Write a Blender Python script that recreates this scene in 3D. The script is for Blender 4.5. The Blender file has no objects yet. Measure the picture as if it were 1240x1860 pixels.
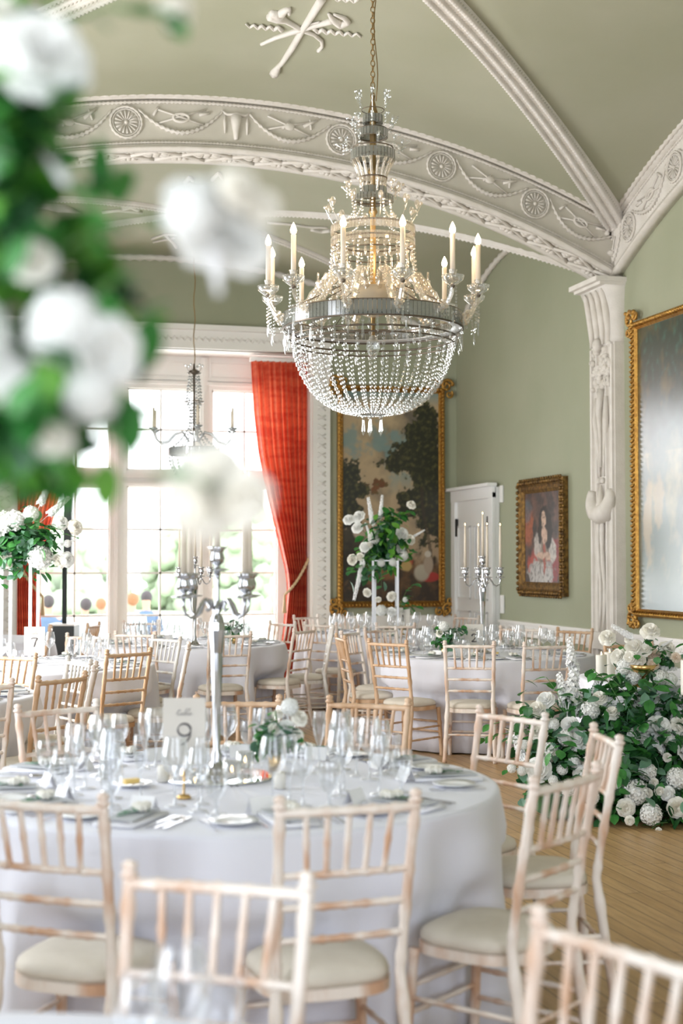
import bpy, bmesh, math, random
from mathutils import Vector, Matrix, noise
random.seed(7)
PI = math.pi
S = bpy.context.scene
COL = S.collection

# ------------------------------------------------------------------ camera
TH = math.radians(15.0); PT = math.radians(2.04); H = 1.55; F = 2530.0
SN, CS = math.sin(TH), math.cos(TH)
cam_d = bpy.data.cameras.new('camera'); cam = bpy.data.objects.new('camera', cam_d); COL.objects.link(cam)
cam.location = (0, 0, H); cam.rotation_euler = (PI/2 + PT, 0, -TH)
cam_d.sensor_fit = 'VERTICAL'; cam_d.sensor_height = 36.0; cam_d.sensor_width = 24.0
cam_d.lens = 36.0*F/1860.0; cam_d.clip_start = 0.05; cam_d.clip_end = 300
cam_d.dof.use_dof = True; cam_d.dof.focus_distance = 8.9; cam_d.dof.aperture_fstop = 2.2
S.camera = cam
S.cycles.transparent_max_bounces = 48; S.cycles.max_bounces = 10

# ------------------------------------------------------------------ light
w = bpy.data.worlds.new('daylight'); S.world = w; w.use_nodes = True
nt = w.node_tree; bg = nt.nodes['Background']
bg.inputs[0].default_value = (0.93, 0.97, 1.0, 1); bg.inputs[1].default_value = 3.8
S.view_settings.view_transform = 'Standard'; S.view_settings.look = 'None'
S.view_settings.exposure = 0.2; S.view_settings.gamma = 1.0; S.view_settings.use_curve_mapping = False

def area(name, loc, rot, sx, sy, power, col):
    d = bpy.data.lights.new(name, 'AREA'); d.shape = 'RECTANGLE'; d.size = sx; d.size_y = sy
    d.energy = power; d.color = col
    o = bpy.data.objects.new(name, d); COL.objects.link(o); o.location = loc; o.rotation_euler = rot
    return o
COOL = (0.82, 0.875, 1.0)
# daylight entering by the tall windows of the left wall and the far window
area('window_daylight_left_a', (-1.55, 10.0, 2.3), (0, -PI/2, 0), 3.0, 2.2, 215, (1.0, 0.975, 0.95))
area('window_daylight_left_b', (-1.55, 5.6, 2.3), (0, -PI/2, 0), 3.0, 2.2, 46, COOL)
area('window_daylight_left_c', (-1.55, 1.0, 2.3), (0, -PI/2, 0), 3.0, 2.2, 60, COOL)
area('window_daylight_rear', (2.3, -3.9, 2.4), (PI/2, 0, 0), 5.0, 3.2, 240, COOL)  # added fill lamp behind the camera; the rear wall has no window
area('window_daylight_far', (2.3, 17.36, 2.2), (-PI/2, 0, 0), 2.9, 3.2, 170, (0.98, 0.99, 1.0))

# ------------------------------------------------------------------ pixel helpers (1240 x 1860 frame)
def W(L, D, z=0.0): return Vector((D*SN + L*CS, D*CS - L*SN, z))
def ray(px, py):
    u = (px-620.0)/F; v = (930.0-py)/F
    # camera axes: forward, up
    L = u; D = math.cos(PT) - v*math.sin(PT); Z = math.sin(PT) + v*math.cos(PT)
    return W(L, D, Z)
def at_z(px, py, z): r = ray(px, py); k = (z-H)/r.z; return Vector((0, 0, H)) + r*k
def at_x(px, py, X): r = ray(px, py); k = X/r.x; return Vector((0, 0, H)) + r*k
def at_y(px, py, Y): r = ray(px, py); k = Y/r.y; return Vector((0, 0, H)) + r*k
def at_d(px, py, D):
    r = ray(px, py); d = r.x*SN + r.y*CS; return Vector((0, 0, H)) + r*(D/d)
def pxL(px, D): return (px-620.0)/F*D

# ------------------------------------------------------------------ materials
def mat(name, col, rough=0.6, metal=0.0, noise_amt=0.0, nscale=8.0, col2=None, bump=0.0, bscale=40.0, emis=None, estr=0.0,
        transl=0.0, spec=None, sheen=0.0, lo=0.35, hi=0.65, stretch=None):
    m = bpy.data.materials.new(name); m.use_nodes = True
    n = m.node_tree; b = n.nodes['Principled BSDF']
    b.inputs['Base Color'].default_value = (*col, 1); b.inputs['Roughness'].default_value = rough
    b.inputs['Metallic'].default_value = metal
    if spec is not None: b.inputs['Specular IOR Level'].default_value = spec
    if sheen: b.inputs['Sheen Weight'].default_value = sheen
    tc = n.nodes.new('ShaderNodeTexCoord'); vec = tc.outputs['Object']
    if stretch:
        mp = n.nodes.new('ShaderNodeMapping'); mp.inputs['Scale'].default_value = stretch
        n.links.new(vec, mp.inputs[0]); vec = mp.outputs[0]
    if col2 is not None:
        t = n.nodes.new('ShaderNodeTexNoise'); t.inputs['Scale'].default_value = nscale; t.inputs['Detail'].default_value = 5
        n.links.new(vec, t.inputs['Vector'])
        r = n.nodes.new('ShaderNodeValToRGB'); r.color_ramp.elements[0].position = lo; r.color_ramp.elements[1].position = hi
        r.color_ramp.elements[0].color = (*col, 1); r.color_ramp.elements[1].color = (*col2, 1)
        n.links.new(t.outputs['Fac'], r.inputs[0]); n.links.new(r.outputs[0], b.inputs['Base Color'])
    if bump:
        t2 = n.nodes.new('ShaderNodeTexNoise'); t2.inputs['Scale'].default_value = bscale; t2.inputs['Detail'].default_value = 4
        n.links.new(vec, t2.inputs['Vector'])
        bp = n.nodes.new('ShaderNodeBump'); bp.inputs['Strength'].default_value = bump; bp.inputs['Distance'].default_value = 0.01
        n.links.new(t2.outputs['Fac'], bp.inputs['Height']); n.links.new(bp.outputs[0], b.inputs['Normal'])
    if emis: b.inputs['Emission Color'].default_value = (*emis, 1); b.inputs['Emission Strength'].default_value = estr
    if transl:
        tr = n.nodes.new('ShaderNodeBsdfTranslucent'); mx = n.nodes.new('ShaderNodeMixShader'); out = n.nodes['Material Output']
        mx.inputs[0].default_value = transl
        if col2 is not None: n.links.new(r.outputs[0], tr.inputs[0])
        else: tr.inputs[0].default_value = (*col, 1)
        n.links.new(b.outputs[0], mx.inputs[1]); n.links.new(tr.outputs[0], mx.inputs[2]); n.links.new(mx.outputs[0], out.inputs[0])
    return m

def glassy(name, tint=(1, 1, 1), refl=0.5, rough=0.03, body=0.0, bodycol=(.9, .9, .9), base=0.04):
    # thin clear glass: see-through, with mirror reflection growing at grazing angles and a little milky body
    m = bpy.data.materials.new(name); m.use_nodes = True; n = m.node_tree; n.nodes.clear()
    out = n.nodes.new('ShaderNodeOutputMaterial'); tr = n.nodes.new('ShaderNodeBsdfTransparent'); gl = n.nodes.new('ShaderNodeBsdfGlossy')
    tr.inputs[0].default_value = (*tint, 1); gl.inputs['Roughness'].default_value = rough; gl.inputs[0].default_value = (1, 1, 1, 1)
    lw = n.nodes.new('ShaderNodeLayerWeight'); lw.inputs[0].default_value = 0.35
    mu = n.nodes.new('ShaderNodeMath'); mu.operation = 'MULTIPLY_ADD'; mu.inputs[1].default_value = refl; mu.inputs[2].default_value = base
    n.links.new(lw.outputs['Facing'], mu.inputs[0])
    mx = n.nodes.new('ShaderNodeMixShader'); n.links.new(mu.outputs[0], mx.inputs[0]); n.links.new(tr.outputs[0], mx.inputs[1]); n.links.new(gl.outputs[0], mx.inputs[2])
    last = mx
    if body:
        df = n.nodes.new('ShaderNodeBsdfDiffuse'); df.inputs[0].default_value = (*bodycol, 1)
        m2 = n.nodes.new('ShaderNodeMixShader'); m2.inputs[0].default_value = body
        n.links.new(mx.outputs[0], m2.inputs[1]); n.links.new(df.outputs[0], m2.inputs[2]); last = m2
    n.links.new(last.outputs[0], out.inputs[0]); return m

GREEN = mat('sage_wall_paint', (.345, .365, .255), .75, col2=(.375, .39, .28), nscale=1.2, bump=.15, bscale=14)
GREENV = mat('sage_vault_paint', (.37, .375, .27), .8, col2=(.41, .41, .31), nscale=.9, bump=.15, bscale=10)
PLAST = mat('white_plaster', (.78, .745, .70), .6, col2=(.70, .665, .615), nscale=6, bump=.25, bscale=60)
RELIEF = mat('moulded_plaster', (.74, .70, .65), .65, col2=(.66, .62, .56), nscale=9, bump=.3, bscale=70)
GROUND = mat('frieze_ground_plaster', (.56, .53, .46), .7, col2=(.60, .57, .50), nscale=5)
WPAINT = mat('white_joinery_paint', (.90, .88, .85), .45, bump=.05, bscale=30)
DOORW = mat('white_door_paint', (.88, .89, .89), .4)
CLOTH = mat('white_table_linen', (.77, .78, .86), .85, bump=.12, bscale=160, col2=(.74, .75, .84), nscale=3, sheen=.2)
CREAMSEAT = mat('cream_seat_fabric', (.70, .645, .56), .85, bump=.2, bscale=250, col2=(.64, .585, .50), nscale=10)
WOOD = {
 'lime': mat('limewashed_wood', (.60, .37, .24), .45, col2=(.84, .76, .69), nscale=9, lo=.36, hi=.58, stretch=(1, 1, .45)),
 'tan': mat('honey_wood', (.50, .29, .15), .42, col2=(.72, .52, .36), nscale=9, lo=.36, hi=.68, stretch=(1, 1, .45)),
 'pale': mat('pale_washed_wood', (.62, .52, .43), .45, col2=(.84, .82, .79), nscale=10, lo=.34, hi=.52, stretch=(1, 1, .45)),
}
CHROME = mat('polished_silver', (.56, .565, .59), .10, 1.0)
STEEL = mat('cutlery_steel', (.70, .70, .72), .18, 1.0)
MIRROR = mat('mirror_glass', (.86, .88, .88), .02, 1.0)
GOLD = mat('gilt_wood', (.62, .36, .09), .38, .85, col2=(.40, .20, .05), nscale=30, bump=.5, bscale=90)
GILTDK = mat('aged_gilt', (.30, .17, .05), .42, .75, col2=(.09, .05, .02), nscale=24, bump=.6, bscale=80)
GOLDV = mat('brushed_gold', (.72, .48, .20), .25, 1.0)
BRASS = mat('aged_brass', (.36, .25, .12), .35, .9)
LEADM = mat('dark_chandelier_wire', (.16, .13, .10), .4, .8)
CRYST = glassy('cut_crystal', (.86, .88, .88), .62, .05, .06, (.95, .95, .96), .09)
CRYSTW = glassy('warm_cut_crystal', (.93, .90, .85), .75, .08, .16, (.92, .86, .76), .14)
PRISM = glassy('prism_band_crystal', (.55, .56, .55), .6, .10, .40, (.33, .34, .31), .2)
GLASS = glassy('clear_glass', (.93, .94, .95), .85, .02, .05, (.85, .88, .92), .07)
WATER = glassy('clear_water', (.98, .99, .99), .5, .02, .03, (.9, .93, .95), .05)
PANE = glassy('window_pane', (1, 1, 1), .25, .01, 0, (1, 1, 1), .02)
CANDLE = mat('ivory_candle_wax', (.86, .78, .66), .45, transl=.25)
WAXW = mat('white_candle_wax', (.90, .88, .82), .45, transl=.25)
FLAME = mat('candle_flame', (1, .7, .3), .5, emis=(1.0, .62, .25), estr=14)
BULB = mat('flame_bulb', (1, .8, .5), .4, emis=(1.0, .74, .42), estr=16)
ALAB = mat('alabaster', (.66, .58, .44), .5, transl=.3)
PETAL = mat('white_petal', (.92, .925, .90), .6, transl=.15)
CREAMP = mat('cream_petal', (.93, .905, .83), .6, transl=.15)
BLUSH = mat('blush_petal', (.90, .78, .66), .6, transl=.3)
DELPH = mat('delphinium_petal', (.97, .97, .97), .6, transl=.12)
LEAF = mat('green_leaf', (.030, .17, .035), .42, col2=(.075, .30, .06), nscale=14, transl=.22)
LEAF2 = mat('eucalyptus_leaf', (.10, .22, .15), .5, col2=(.16, .32, .20), nscale=12, transl=.2)
LEAF3 = mat('bright_leaf', (.11, .36, .04), .45, col2=(.20, .48, .08), nscale=12, transl=.3)
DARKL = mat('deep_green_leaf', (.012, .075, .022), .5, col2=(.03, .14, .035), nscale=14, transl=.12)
STEMG = mat('flower_stem', (.10, .22, .06), .5)
PAPER = mat('ivory_card', (.72, .68, .62), .8)
CARDW = mat('white_card', (.86, .86, .87), .8)
INK = mat('grey_ink', (.14, .13, .13), .7)
INKL = mat('pale_grey_ink', (.48, .46, .44), .7)
PLATE = mat('white_china', (.83, .84, .85), .15)
NAPK = mat('white_napkin', (.83, .83, .86), .9, bump=.15, bscale=120)
GREYN = mat('grey_menu_card', (.50, .52, .55), .8)
BUTTER = mat('butter', (.85, .62, .22), .5)
BLACK = mat('matt_black', (.028, .036, .038), .5)
STANDW = mat('white_metal_stand', (.78, .80, .85), .3, .1)
ROPE = mat('gold_rope', (.62, .45, .26), .7)
SWITCH = mat('white_plastic', (.86, .86, .85), .35)
HINGE = mat('black_iron', (.03, .03, .03), .5, .5)

def floor_mat():
    m = bpy.data.materials.new('oak_floor_boards'); m.use_nodes = True; n = m.node_tree; b = n.nodes['Principled BSDF']
    tc = n.nodes.new('ShaderNodeTexCoord'); mp = n.nodes.new('ShaderNodeMapping'); mp.inputs['Rotation'].default_value = (0, 0, PI/2)
    br = n.nodes.new('ShaderNodeTexBrick'); br.inputs['Scale'].default_value = 1.0
    br.inputs['Brick Width'].default_value = 1.5; br.inputs['Row Height'].default_value = .085; br.inputs['Mortar Size'].default_value = .0022
    br.inputs['Color1'].default_value = (.56, .365, .175, 1); br.inputs['Color2'].default_value = (.46, .285, .125, 1); br.inputs['Mortar'].default_value = (.10, .055, .03, 1)
    br.offset = .37
    n.links.new(tc.outputs['Object'], mp.inputs[0]); n.links.new(mp.outputs[0], br.inputs['Vector'])
    nz = n.nodes.new('ShaderNodeTexNoise'); nz.inputs['Scale'].default_value = 6; nz.inputs['Detail'].default_value = 6
    mp2 = n.nodes.new('ShaderNodeMapping'); mp2.inputs['Scale'].default_value = (6, .6, 1); n.links.new(tc.outputs['Object'], mp2.inputs[0]); n.links.new(mp2.outputs[0], nz.inputs['Vector'])
    mx = n.nodes.new('ShaderNodeMixRGB'); mx.blend_type = 'MULTIPLY'; mx.inputs[0].default_value = .6
    rp = n.nodes.new('ShaderNodeValToRGB'); rp.color_ramp.elements[0].position = .3; rp.color_ramp.elements[0].color = (.6, .55, .5, 1); rp.color_ramp.elements[1].position = .6
    n.links.new(nz.outputs['Fac'], rp.inputs[0]); n.links.new(br.outputs['Color'], mx.inputs[1]); n.links.new(rp.outputs[0], mx.inputs[2])
    n.links.new(mx.outputs[0], b.inputs['Base Color']); b.inputs['Roughness'].default_value = .36
    return m
FLOOR = floor_mat()
def curtain_mat():
    m = mat('coral_silk', (.56, .095, .045), .55, transl=.4); n = m.node_tree; b = n.nodes['Principled BSDF']
    tc = n.nodes.new('ShaderNodeTexCoord'); mp = n.nodes.new('ShaderNodeMapping'); mp.inputs['Scale'].default_value = (3, 3, 16)
    nz = n.nodes.new('ShaderNodeTexNoise'); nz.inputs['Scale'].default_value = 1.0; nz.inputs['Detail'].default_value = 3
    rp = n.nodes.new('ShaderNodeValToRGB'); rp.color_ramp.elements[0].position = .40; rp.color_ramp.elements[1].position = .62
    rp.color_ramp.elements[0].color = (.72, .17, .085, 1); rp.color_ramp.elements[1].color = (.60, .095, .05, 1)
    n.links.new(tc.outputs['Object'], mp.inputs[0]); n.links.new(mp.outputs[0], nz.inputs['Vector']); n.links.new(nz.outputs['Fac'], rp.inputs[0])
    n.links.new(rp.outputs[0], b.inputs['Base Color'])
    for x in n.nodes:
        if x.type == 'BSDF_TRANSLUCENT': n.links.new(rp.outputs[0], x.inputs[0])
    return m
CURT = curtain_mat()
def vcol_mat(name, rough=.3, coat=.0):
    m = bpy.data.materials.new(name); m.use_nodes = True; n = m.node_tree; b = n.nodes['Principled BSDF']
    a = n.nodes.new('ShaderNodeVertexColor'); a.layer_name = 'paint'; n.links.new(a.outputs[0], b.inputs['Base Color'])
    b.inputs['Roughness'].default_value = rough; b.inputs['Coat Weight'].default_value = coat; b.inputs['Coat Roughness'].default_value = .22
    return m

# ------------------------------------------------------------------ mesh helpers
class MB:
    def __init__(s): s.v = []; s.f = []
    def add(s, vs, fs):
        o = len(s.v); s.v += [tuple(p) for p in vs]; s.f += [tuple(i+o for i in q) for q in fs]; return s
    def box(s, c, d, rz=0, M=None):
        vs = []
        for x in (-.5, .5):
            for y in (-.5, .5):
                for z in (-.5, .5): vs.append(Vector((x*d[0], y*d[1], z*d[2])))
        R = Matrix.Rotation(rz, 4, 'Z')
        vs = [(R @ p) + Vector(c) for p in vs]
        if M: vs = [M @ p for p in vs]
        return s.add(vs, [(0, 1, 3, 2), (4, 6, 7, 5), (0, 4, 5, 1), (2, 3, 7, 6), (0, 2, 6, 4), (1, 5, 7, 3)])
    def lathe(s, prof, n=16, org=(0, 0, 0), M=None, cap=True):
        vs = []; fs = []; o = Vector(org)
        for r, z in prof:
            for k in range(n):
                a = 2*PI*k/n; vs.append(Vector((r*math.cos(a), r*math.sin(a), z)) + o)
        for i in range(len(prof)-1):
            for k in range(n):
                fs.append((i*n+k, i*n+(k+1) % n, (i+1)*n+(k+1) % n, (i+1)*n+k))
        if cap:
            if prof[0][0] > 1e-4: fs.append(tuple(range(n))[::-1])
            if prof[-1][0] > 1e-4: fs.append(tuple((len(prof)-1)*n+k for k in range(n)))
        if M: vs = [M @ p for p in vs]
        return s.add(vs, fs)
    def tube(s, pts, rad, n=8, closed=False, cap=True):
        pts = [Vector(p) for p in pts]; m = len(pts)
        if not hasattr(rad, '__len__'): rad = [rad]*m
        vs = []; fs = []; up = None
        for i, p in enumerate(pts):
            a = pts[i-1] if (i > 0 or closed) else p; b = pts[(i+1) % m] if (i < m-1 or closed) else p
            t = (b-a)
            if t.length < 1e-9: t = Vector((0, 0, 1))
            t.normalize()
            if up is None:
                up = Vector((0, 0, 1)) if abs(t.z) < .9 else Vector((1, 0, 0))
            e1 = (up - t*up.dot(t))
            if e1.length < 1e-6: e1 = Vector((1, 0, 0)) - t*t.x
            e1.normalize(); e2 = t.cross(e1); up = e1
            for k in range(n):
                an = 2*PI*k/n; vs.append(p + (e1*math.cos(an) + e2*math.sin(an))*rad[i])
        for i in range(m if closed else m-1):
            j = (i+1) % m
            for k in range(n): fs.append((i*n+k, i*n+(k+1) % n, j*n+(k+1) % n, j*n+k))
        if cap and not closed: fs.append(tuple(range(n))[::-1]); fs.append(tuple((m-1)*n+k for k in range(n)))
        return s.add(vs, fs)
    def ball(s, c, r, nu=8, nv=6, M=None):
        if not hasattr(r, '__len__'): r = (r, r, r)
        vs = [Vector((0, 0, -r[2]))]; fs = []
        for i in range(1, nv):
            a = -PI/2 + PI*i/nv
            for k in range(nu):
                b = 2*PI*k/nu; vs.append(Vector((r[0]*math.cos(a)*math.cos(b), r[1]*math.cos(a)*math.sin(b), r[2]*math.sin(a))))
        vs.append(Vector((0, 0, r[2])))
        for k in range(nu): fs.append((0, 1+(k+1) % nu, 1+k))
        for i in range(nv-2):
            for k in range(nu): fs.append((1+i*nu+k, 1+i*nu+(k+1) % nu, 1+(i+1)*nu+(k+1) % nu, 1+(i+1)*nu+k))
        e = len(vs)-1
        for k in range(nu): fs.append((e, e-nu+k, e-nu+(k+1) % nu))
        if M: vs = [M @ p for p in vs]
        c = Vector(c); return s.add([p+c for p in vs], fs)
    def grid(s, fn, nu, nv):
        vs = [fn(i/nu, j/nv) for j in range(nv+1) for i in range(nu+1)]
        fs = [(j*(nu+1)+i, j*(nu+1)+i+1, (j+1)*(nu+1)+i+1, (j+1)*(nu+1)+i) for j in range(nv) for i in range(nu)]
        return s.add(vs, fs)
    def mesh(s, name, m, smooth=True):
        me = bpy.data.meshes.new(name); me.from_pydata(s.v, [], s.f)
        if m: me.materials.append(m)
        if smooth: me.polygons.foreach_set('use_smooth', [True]*len(me.polygons))
        me.update(); return me
    def build(s, name, m, parent=None, smooth=True, loc=None):
        me = s.mesh(name, m, smooth); return link(name, me, parent, loc)

def link(name, me, parent=None, loc=None, rot=None, scale=None):
    o = bpy.data.objects.new(name, me); COL.objects.link(o)
    if parent: o.parent = parent
    if loc is not None: o.location = loc
    if rot is not None: o.rotation_euler = rot
    if scale is not None: o.scale = (scale,)*3 if not hasattr(scale, '__len__') else scale
    return o
def thing(name, label, cat, loc=(0, 0, 0), rz=0, group=None):
    o = bpy.data.objects.new(name, None); COL.objects.link(o); o.location = loc; o.rotation_euler = (0, 0, rz); o.empty_display_size = .1
    return tag(o, label, cat, group)
def tag(o, label, cat, group=None):
    o['label'] = label; o['category'] = cat
    if group: o['group'] = group
    return o
def struct(o): o['kind'] = 'structure'; return o
def bevel(o, wdt=.004, seg=2):
    m = o.modifiers.new('bevel', 'BEVEL'); m.width = wdt; m.segments = seg; m.limit_method = 'ANGLE'; return o
def kids(o): return [c for c in ALLKIDS.get(o.name, [])]
def copy_tree(o, loc, rz, label=None, group=None):
    r = o.copy(); COL.objects.link(r); r.location = loc; r.rotation_euler = (0, 0, rz)
    if label: r['label'] = label
    if group: r['group'] = group
    for ch in list(o.children):
        c = ch.copy(); COL.objects.link(c); c.parent = r
        for g in list(ch.children):
            d = g.copy(); COL.objects.link(d); d.parent = c
    return r

# ================================================================== STRUCTURE
XR, XL, YF, YB = 5.95, -1.45, 16.6, -4.0
XC = 2.25; HW = 3.7
R1 = 7.825; ZC1 = 5.15 - R1                       # cross arch, underside
WX0, WX1 = .53, 4.07                              # far window recess opening
ZR = 4.10                                         # head of recess

fl = struct(MB().box(((XL+XR)/2, (YB+YF)/2+.4, -.05), (XR-XL+.6, YF-YB+1.6, .1)).build('floor', FLOOR, smooth=False))
ow = struct(MB().box((XR+.1, (YB+YF)/2, 3.0), (.2, YF-YB, 6.0)).build('wall_right', GREEN, smooth=False))
m = MB()
m.box((XL-.3, YF-.05, 3.0), (.2, .1, 6.0))
m.box(((XL-.3+WX0-.0)/2, YF+.3, 3.0), (WX0-XL+.3, .6, 6.0))
m.box(((XR+WX1)/2, YF+.3, 3.0), (XR-WX1+.0, .6, 6.0))
m.box(((WX0+WX1)/2, YF+.3, (ZR+6)/2), (WX1-WX0, .6, 6-ZR))
struct(m.build('wall_far', GREEN, smooth=False))
# left wall with three tall window openings
m = MB()
wins = [(8.9, 11.1), (4.5, 6.7), (-.1, 2.1)]
edges = [YF] + [e for a, b in wins for e in (b, a)] + [YB]
for i in range(0, len(edges), 2):
    a, b = edges[i+1], edges[i]; m.box((XL-.15, (a+b)/2, 3.0), (.3, b-a, 6.0))
for a, b in wins:
    m.box((XL-.15, (a+b)/2, .3), (.3, b-a, .6)); m.box((XL-.15, (a+b)/2, 4.95), (.3, b-a, 2.1))
struct(m.build('wall_left', GREEN, smooth=False))
struct(MB().box(((XL+XR)/2, YB-.1, 3.0), (XR-XL, .2, 6.0)).build('wall_rear', GREEN, smooth=False))
struct(MB().box(((XL+XR)/2, (YB+YF)/2+.2, 6.05), (XR-XL+.7, YF-YB+1.2, .1)).build('trim_0', PLAST, smooth=False))

# ---- main vault
RO = R1+.46
Y0, YA, LB = 8.4, 12.0, 3.6
R2 = 8.405; ZC2 = 5.55-R2
def z1(x): return ZC1 + math.sqrt(RO*RO-(x-XC)**2)
def z2(y): return ZC2 + math.sqrt(R2*R2-min((y-Y0)**2, 40))
def zv(x, y):
    d = .12*max(0, 1-((x-XC)/HW)**2)*max(0, 1-((y-Y0)/LB)**2)
    return max(z1(x), z2(y)) + d
m = MB()
m.grid(lambda u, v: (XL+(XR-XL)*u, Y0-LB+2*LB*v, zv(XL+(XR-XL)*u, Y0-LB+2*LB*v)), 90, 90)
m.grid(lambda u, v: (XL+(XR-XL)*u, YB+(Y0-LB-YB)*v, z1(XL+(XR-XL)*u)), 40, 6)
R3 = HW*HW/(2*.92)+.46; ZC3 = 5.22-R3
Y2c = (12.35+YF)/2; L2 = (YF-12.35)/2; R4 = L2*L2/1.7+.425; ZC4 = 5.15-R4
def za(x): return ZC3 + math.sqrt(R3*R3-(x-XC)**2)
def zb(y): return ZC4 + math.sqrt(R4*R4-min((y-Y2c)**2, L2*L2))
def zw(x, y): return max(za(x), zb(y))
m.grid(lambda u, v: (XL+(XR-XL)*u, 12.35+2*L2*v, zw(XL+(XR-XL)*u, 12.35+2*L2*v)), 80, 60)
struct(m.build('ceiling', GREENV))

# ---- cross arch (beam)
AM = math.asin(HW/R1)
def arcp(a, t, y, clampx=True):
    x = (R1+t)*math.sin(a); z = ZC1+(R1+t)*math.cos(a)
    if abs(x) > HW: x = math.copysign(HW, x)
    return Vector((XC+x, y, z))
m = MB(); NA = 90
def arch_block(m, t0, t1, y0, y1, fn=arcp, am=AM, n=NA):
    vs = []; fs = []
    for i in range(n+1):
        a = -am+2*am*i/n
        vs += [fn(a, t0, y0), fn(a, t1, y0), fn(a, t1, y1), fn(a, t0, y1)]
    for i in range(n):
        for k in range(4): fs.append((4*i+k, 4*i+(k+1) % 4, 4*i+4+(k+1) % 4, 4*i+4+k))
    fs += [(0, 3, 2, 1), (4*n, 4*n+1, 4*n+2, 4*n+3)]
    m.add(vs, fs)
arch_block(m, .03, .50, 12.0, 12.35)
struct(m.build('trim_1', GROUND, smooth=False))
def bead_arc(m, t, y, r, step, fn=arcp, am=AM, amp=.45, rr=None):
    L = 2*am*(rr or R1); n = int(L/step)*2
    pts = [fn(-am+2*am*i/n, t, y) for i in range(n+1)]
    m.tube(pts, [r*(1+amp*(1 if i % 2 else -1)) for i in range(n+1)], 6)
m = MB()
arch_block(m, .0, .035, 11.95, 12.04); arch_block(m, .0, .035, 12.31, 12.40)       # soffit edges
arch_block(m, .45, .50, 11.94, 12.0); arch_block(m, .495, .53, 11.90, 12.0)
arch_block(m, .035, .055, 11.97, 12.0)
bead_arc(m, .07, 11.985, .012, .03); bead_arc(m, .425, 11.985, .012, .035); bead_arc(m, .475, 11.925, .02, .075, amp=.3)
# soffit lattice : crossing ribs and carved lozenges
nl = 17
for i in range(nl):
    a0 = -AM+2*AM*i/nl; a1 = -AM+2*AM*(i+1)/nl; am_ = (a0+a1)/2
    for (ya, yb) in ((12.04, 12.31), (12.31, 12.04)):
        pts = [arcp(a0+(a1-a0)*k/6, .012, ya+(yb-ya)*k/6) for k in range(7)]
        m.tube(pts, .017, 6)
    for ac, yc, sx, sy in ((am_, 12.055, .6, .45), (am_, 12.295, .6, .45), (a0, 12.175, 1, 1)):
        if abs(ac) > AM-.02: continue
        for q in range(9):
            an = 2*PI*q/8; f_ = 0 if q == 8 else 1
            aa = ac+math.cos(an)*.0115*sx*f_; yy = yc+math.sin(an)*.042*sy*f_
            m.ball(arcp(aa, .022, yy), (.045*sx, .022, .022), 6, 4)
struct(m.build('trim_2', RELIEF))

# relief on frieze faces: rosettes, swags, trophies, ox skull
def rosette(m, P, s=1.0):
    # P(ds, dt) -> point on face ; ds along, dt across (metres)
    def ring(r, rad, n=40, amp=.3):
        pts = [P(r*math.cos(2*PI*k/n), r*math.sin(2*PI*k/n)) for k in range(n)]
        m.tube(pts, [rad*(1+amp*(1 if k % 2 else -1)) for k in range(n)], 5, closed=True)
    ring(.135*s, .012); ring(.115*s, .006, amp=0)
    for k in range(16):
        a = 2*PI*k/16
        m.tube([P(.03*s*math.cos(a), .03*s*math.sin(a)), P(.07*s*math.cos(a), .07*s*math.sin(a)), P(.10*s*math.cos(a), .10*s*math.sin(a))], [.004, .007, .011], 5)
    m.ball(P(0, 0), .018*s, 8, 6)
def swag(m, P, s0, s1, t0, drop):
    n = 34; pts = []
    for k in range(n+1):
        f = k/n; pts.append(P(s0+(s1-s0)*f, t0-drop*4*f*(1-f)))
    m.tube(pts, [(.008+.012*math.sin(PI*k/n))*(1+.5*(1 if k % 2 else -1)) for k in range(n+1)], 5)
def trophy(m, P, sc, t, v):
    def st(p, q, r): m.tube([P(sc+p[0], t+p[1]), P(sc+(p[0]+q[0])/2, t+(p[1]+q[1])/2), P(sc+q[0], t+q[1])], r, 5)
    st((-.20, .07), (.20, -.06), .009); st((-.20, -.05), (.22, .08), .009)
    if v: 
        pts = [P(sc+.07*math.cos(a)*1.0, t+.035*math.sin(a)) for a in [PI*2*k/14 for k in range(14)]]; m.tube(pts, .014, 6, closed=True)
        st((-.24, .02), (-.19, .09), .012); st((.16, .03), (.25, .05), .014)
    else:
        m.ball(P(sc, t), (.055, .02, .035), 8, 6); st((.13, .02), (.24, .09), .016); st((.18, .09), (.20, .0), .01); st((-.06, -.03), (.0, .05), .012)
def skull(m, P, sc, t):
    m.tube([P(sc, t+.08), P(sc, t+.02), P(sc, t-.06), P(sc, t-.13)], [.05, .045, .028, .018], 8)
    m.tube([P(sc-.13, t+.12), P(sc-.08, t+.09), P(sc, t+.10), P(sc+.08, t+.09), P(sc+.13, t+.12)], [.006, .013, .016, .013, .006], 6)
    for q in (-.1, .1): m.tube([P(sc+q, t+.08), P(sc+q, t+.02), P(sc+q, t-.08)], [.006, .014, .006], 6)
m = MB()
def PB(s, t):   # s = horizontal-ish arc length from crown, t = above underside
    return arcp(s/(R1+.25), t, 11.99)
for k in range(-4, 5):
    sc = k*.965
    if k == 0: skull(m, PB, 0, .25)
    elif abs(k) < 4: rosette(m, lambda a, b, sc=sc: PB(sc+a, .255+b))
    if k < 4 and k > -5:
        swag(m, PB, sc+.11, sc+.965-.11, .37 if abs(k) < 4 else .3, .21); trophy(m, PB, sc+.48, .29, k % 2)
struct(m.build('trim_3', RELIEF))

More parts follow.
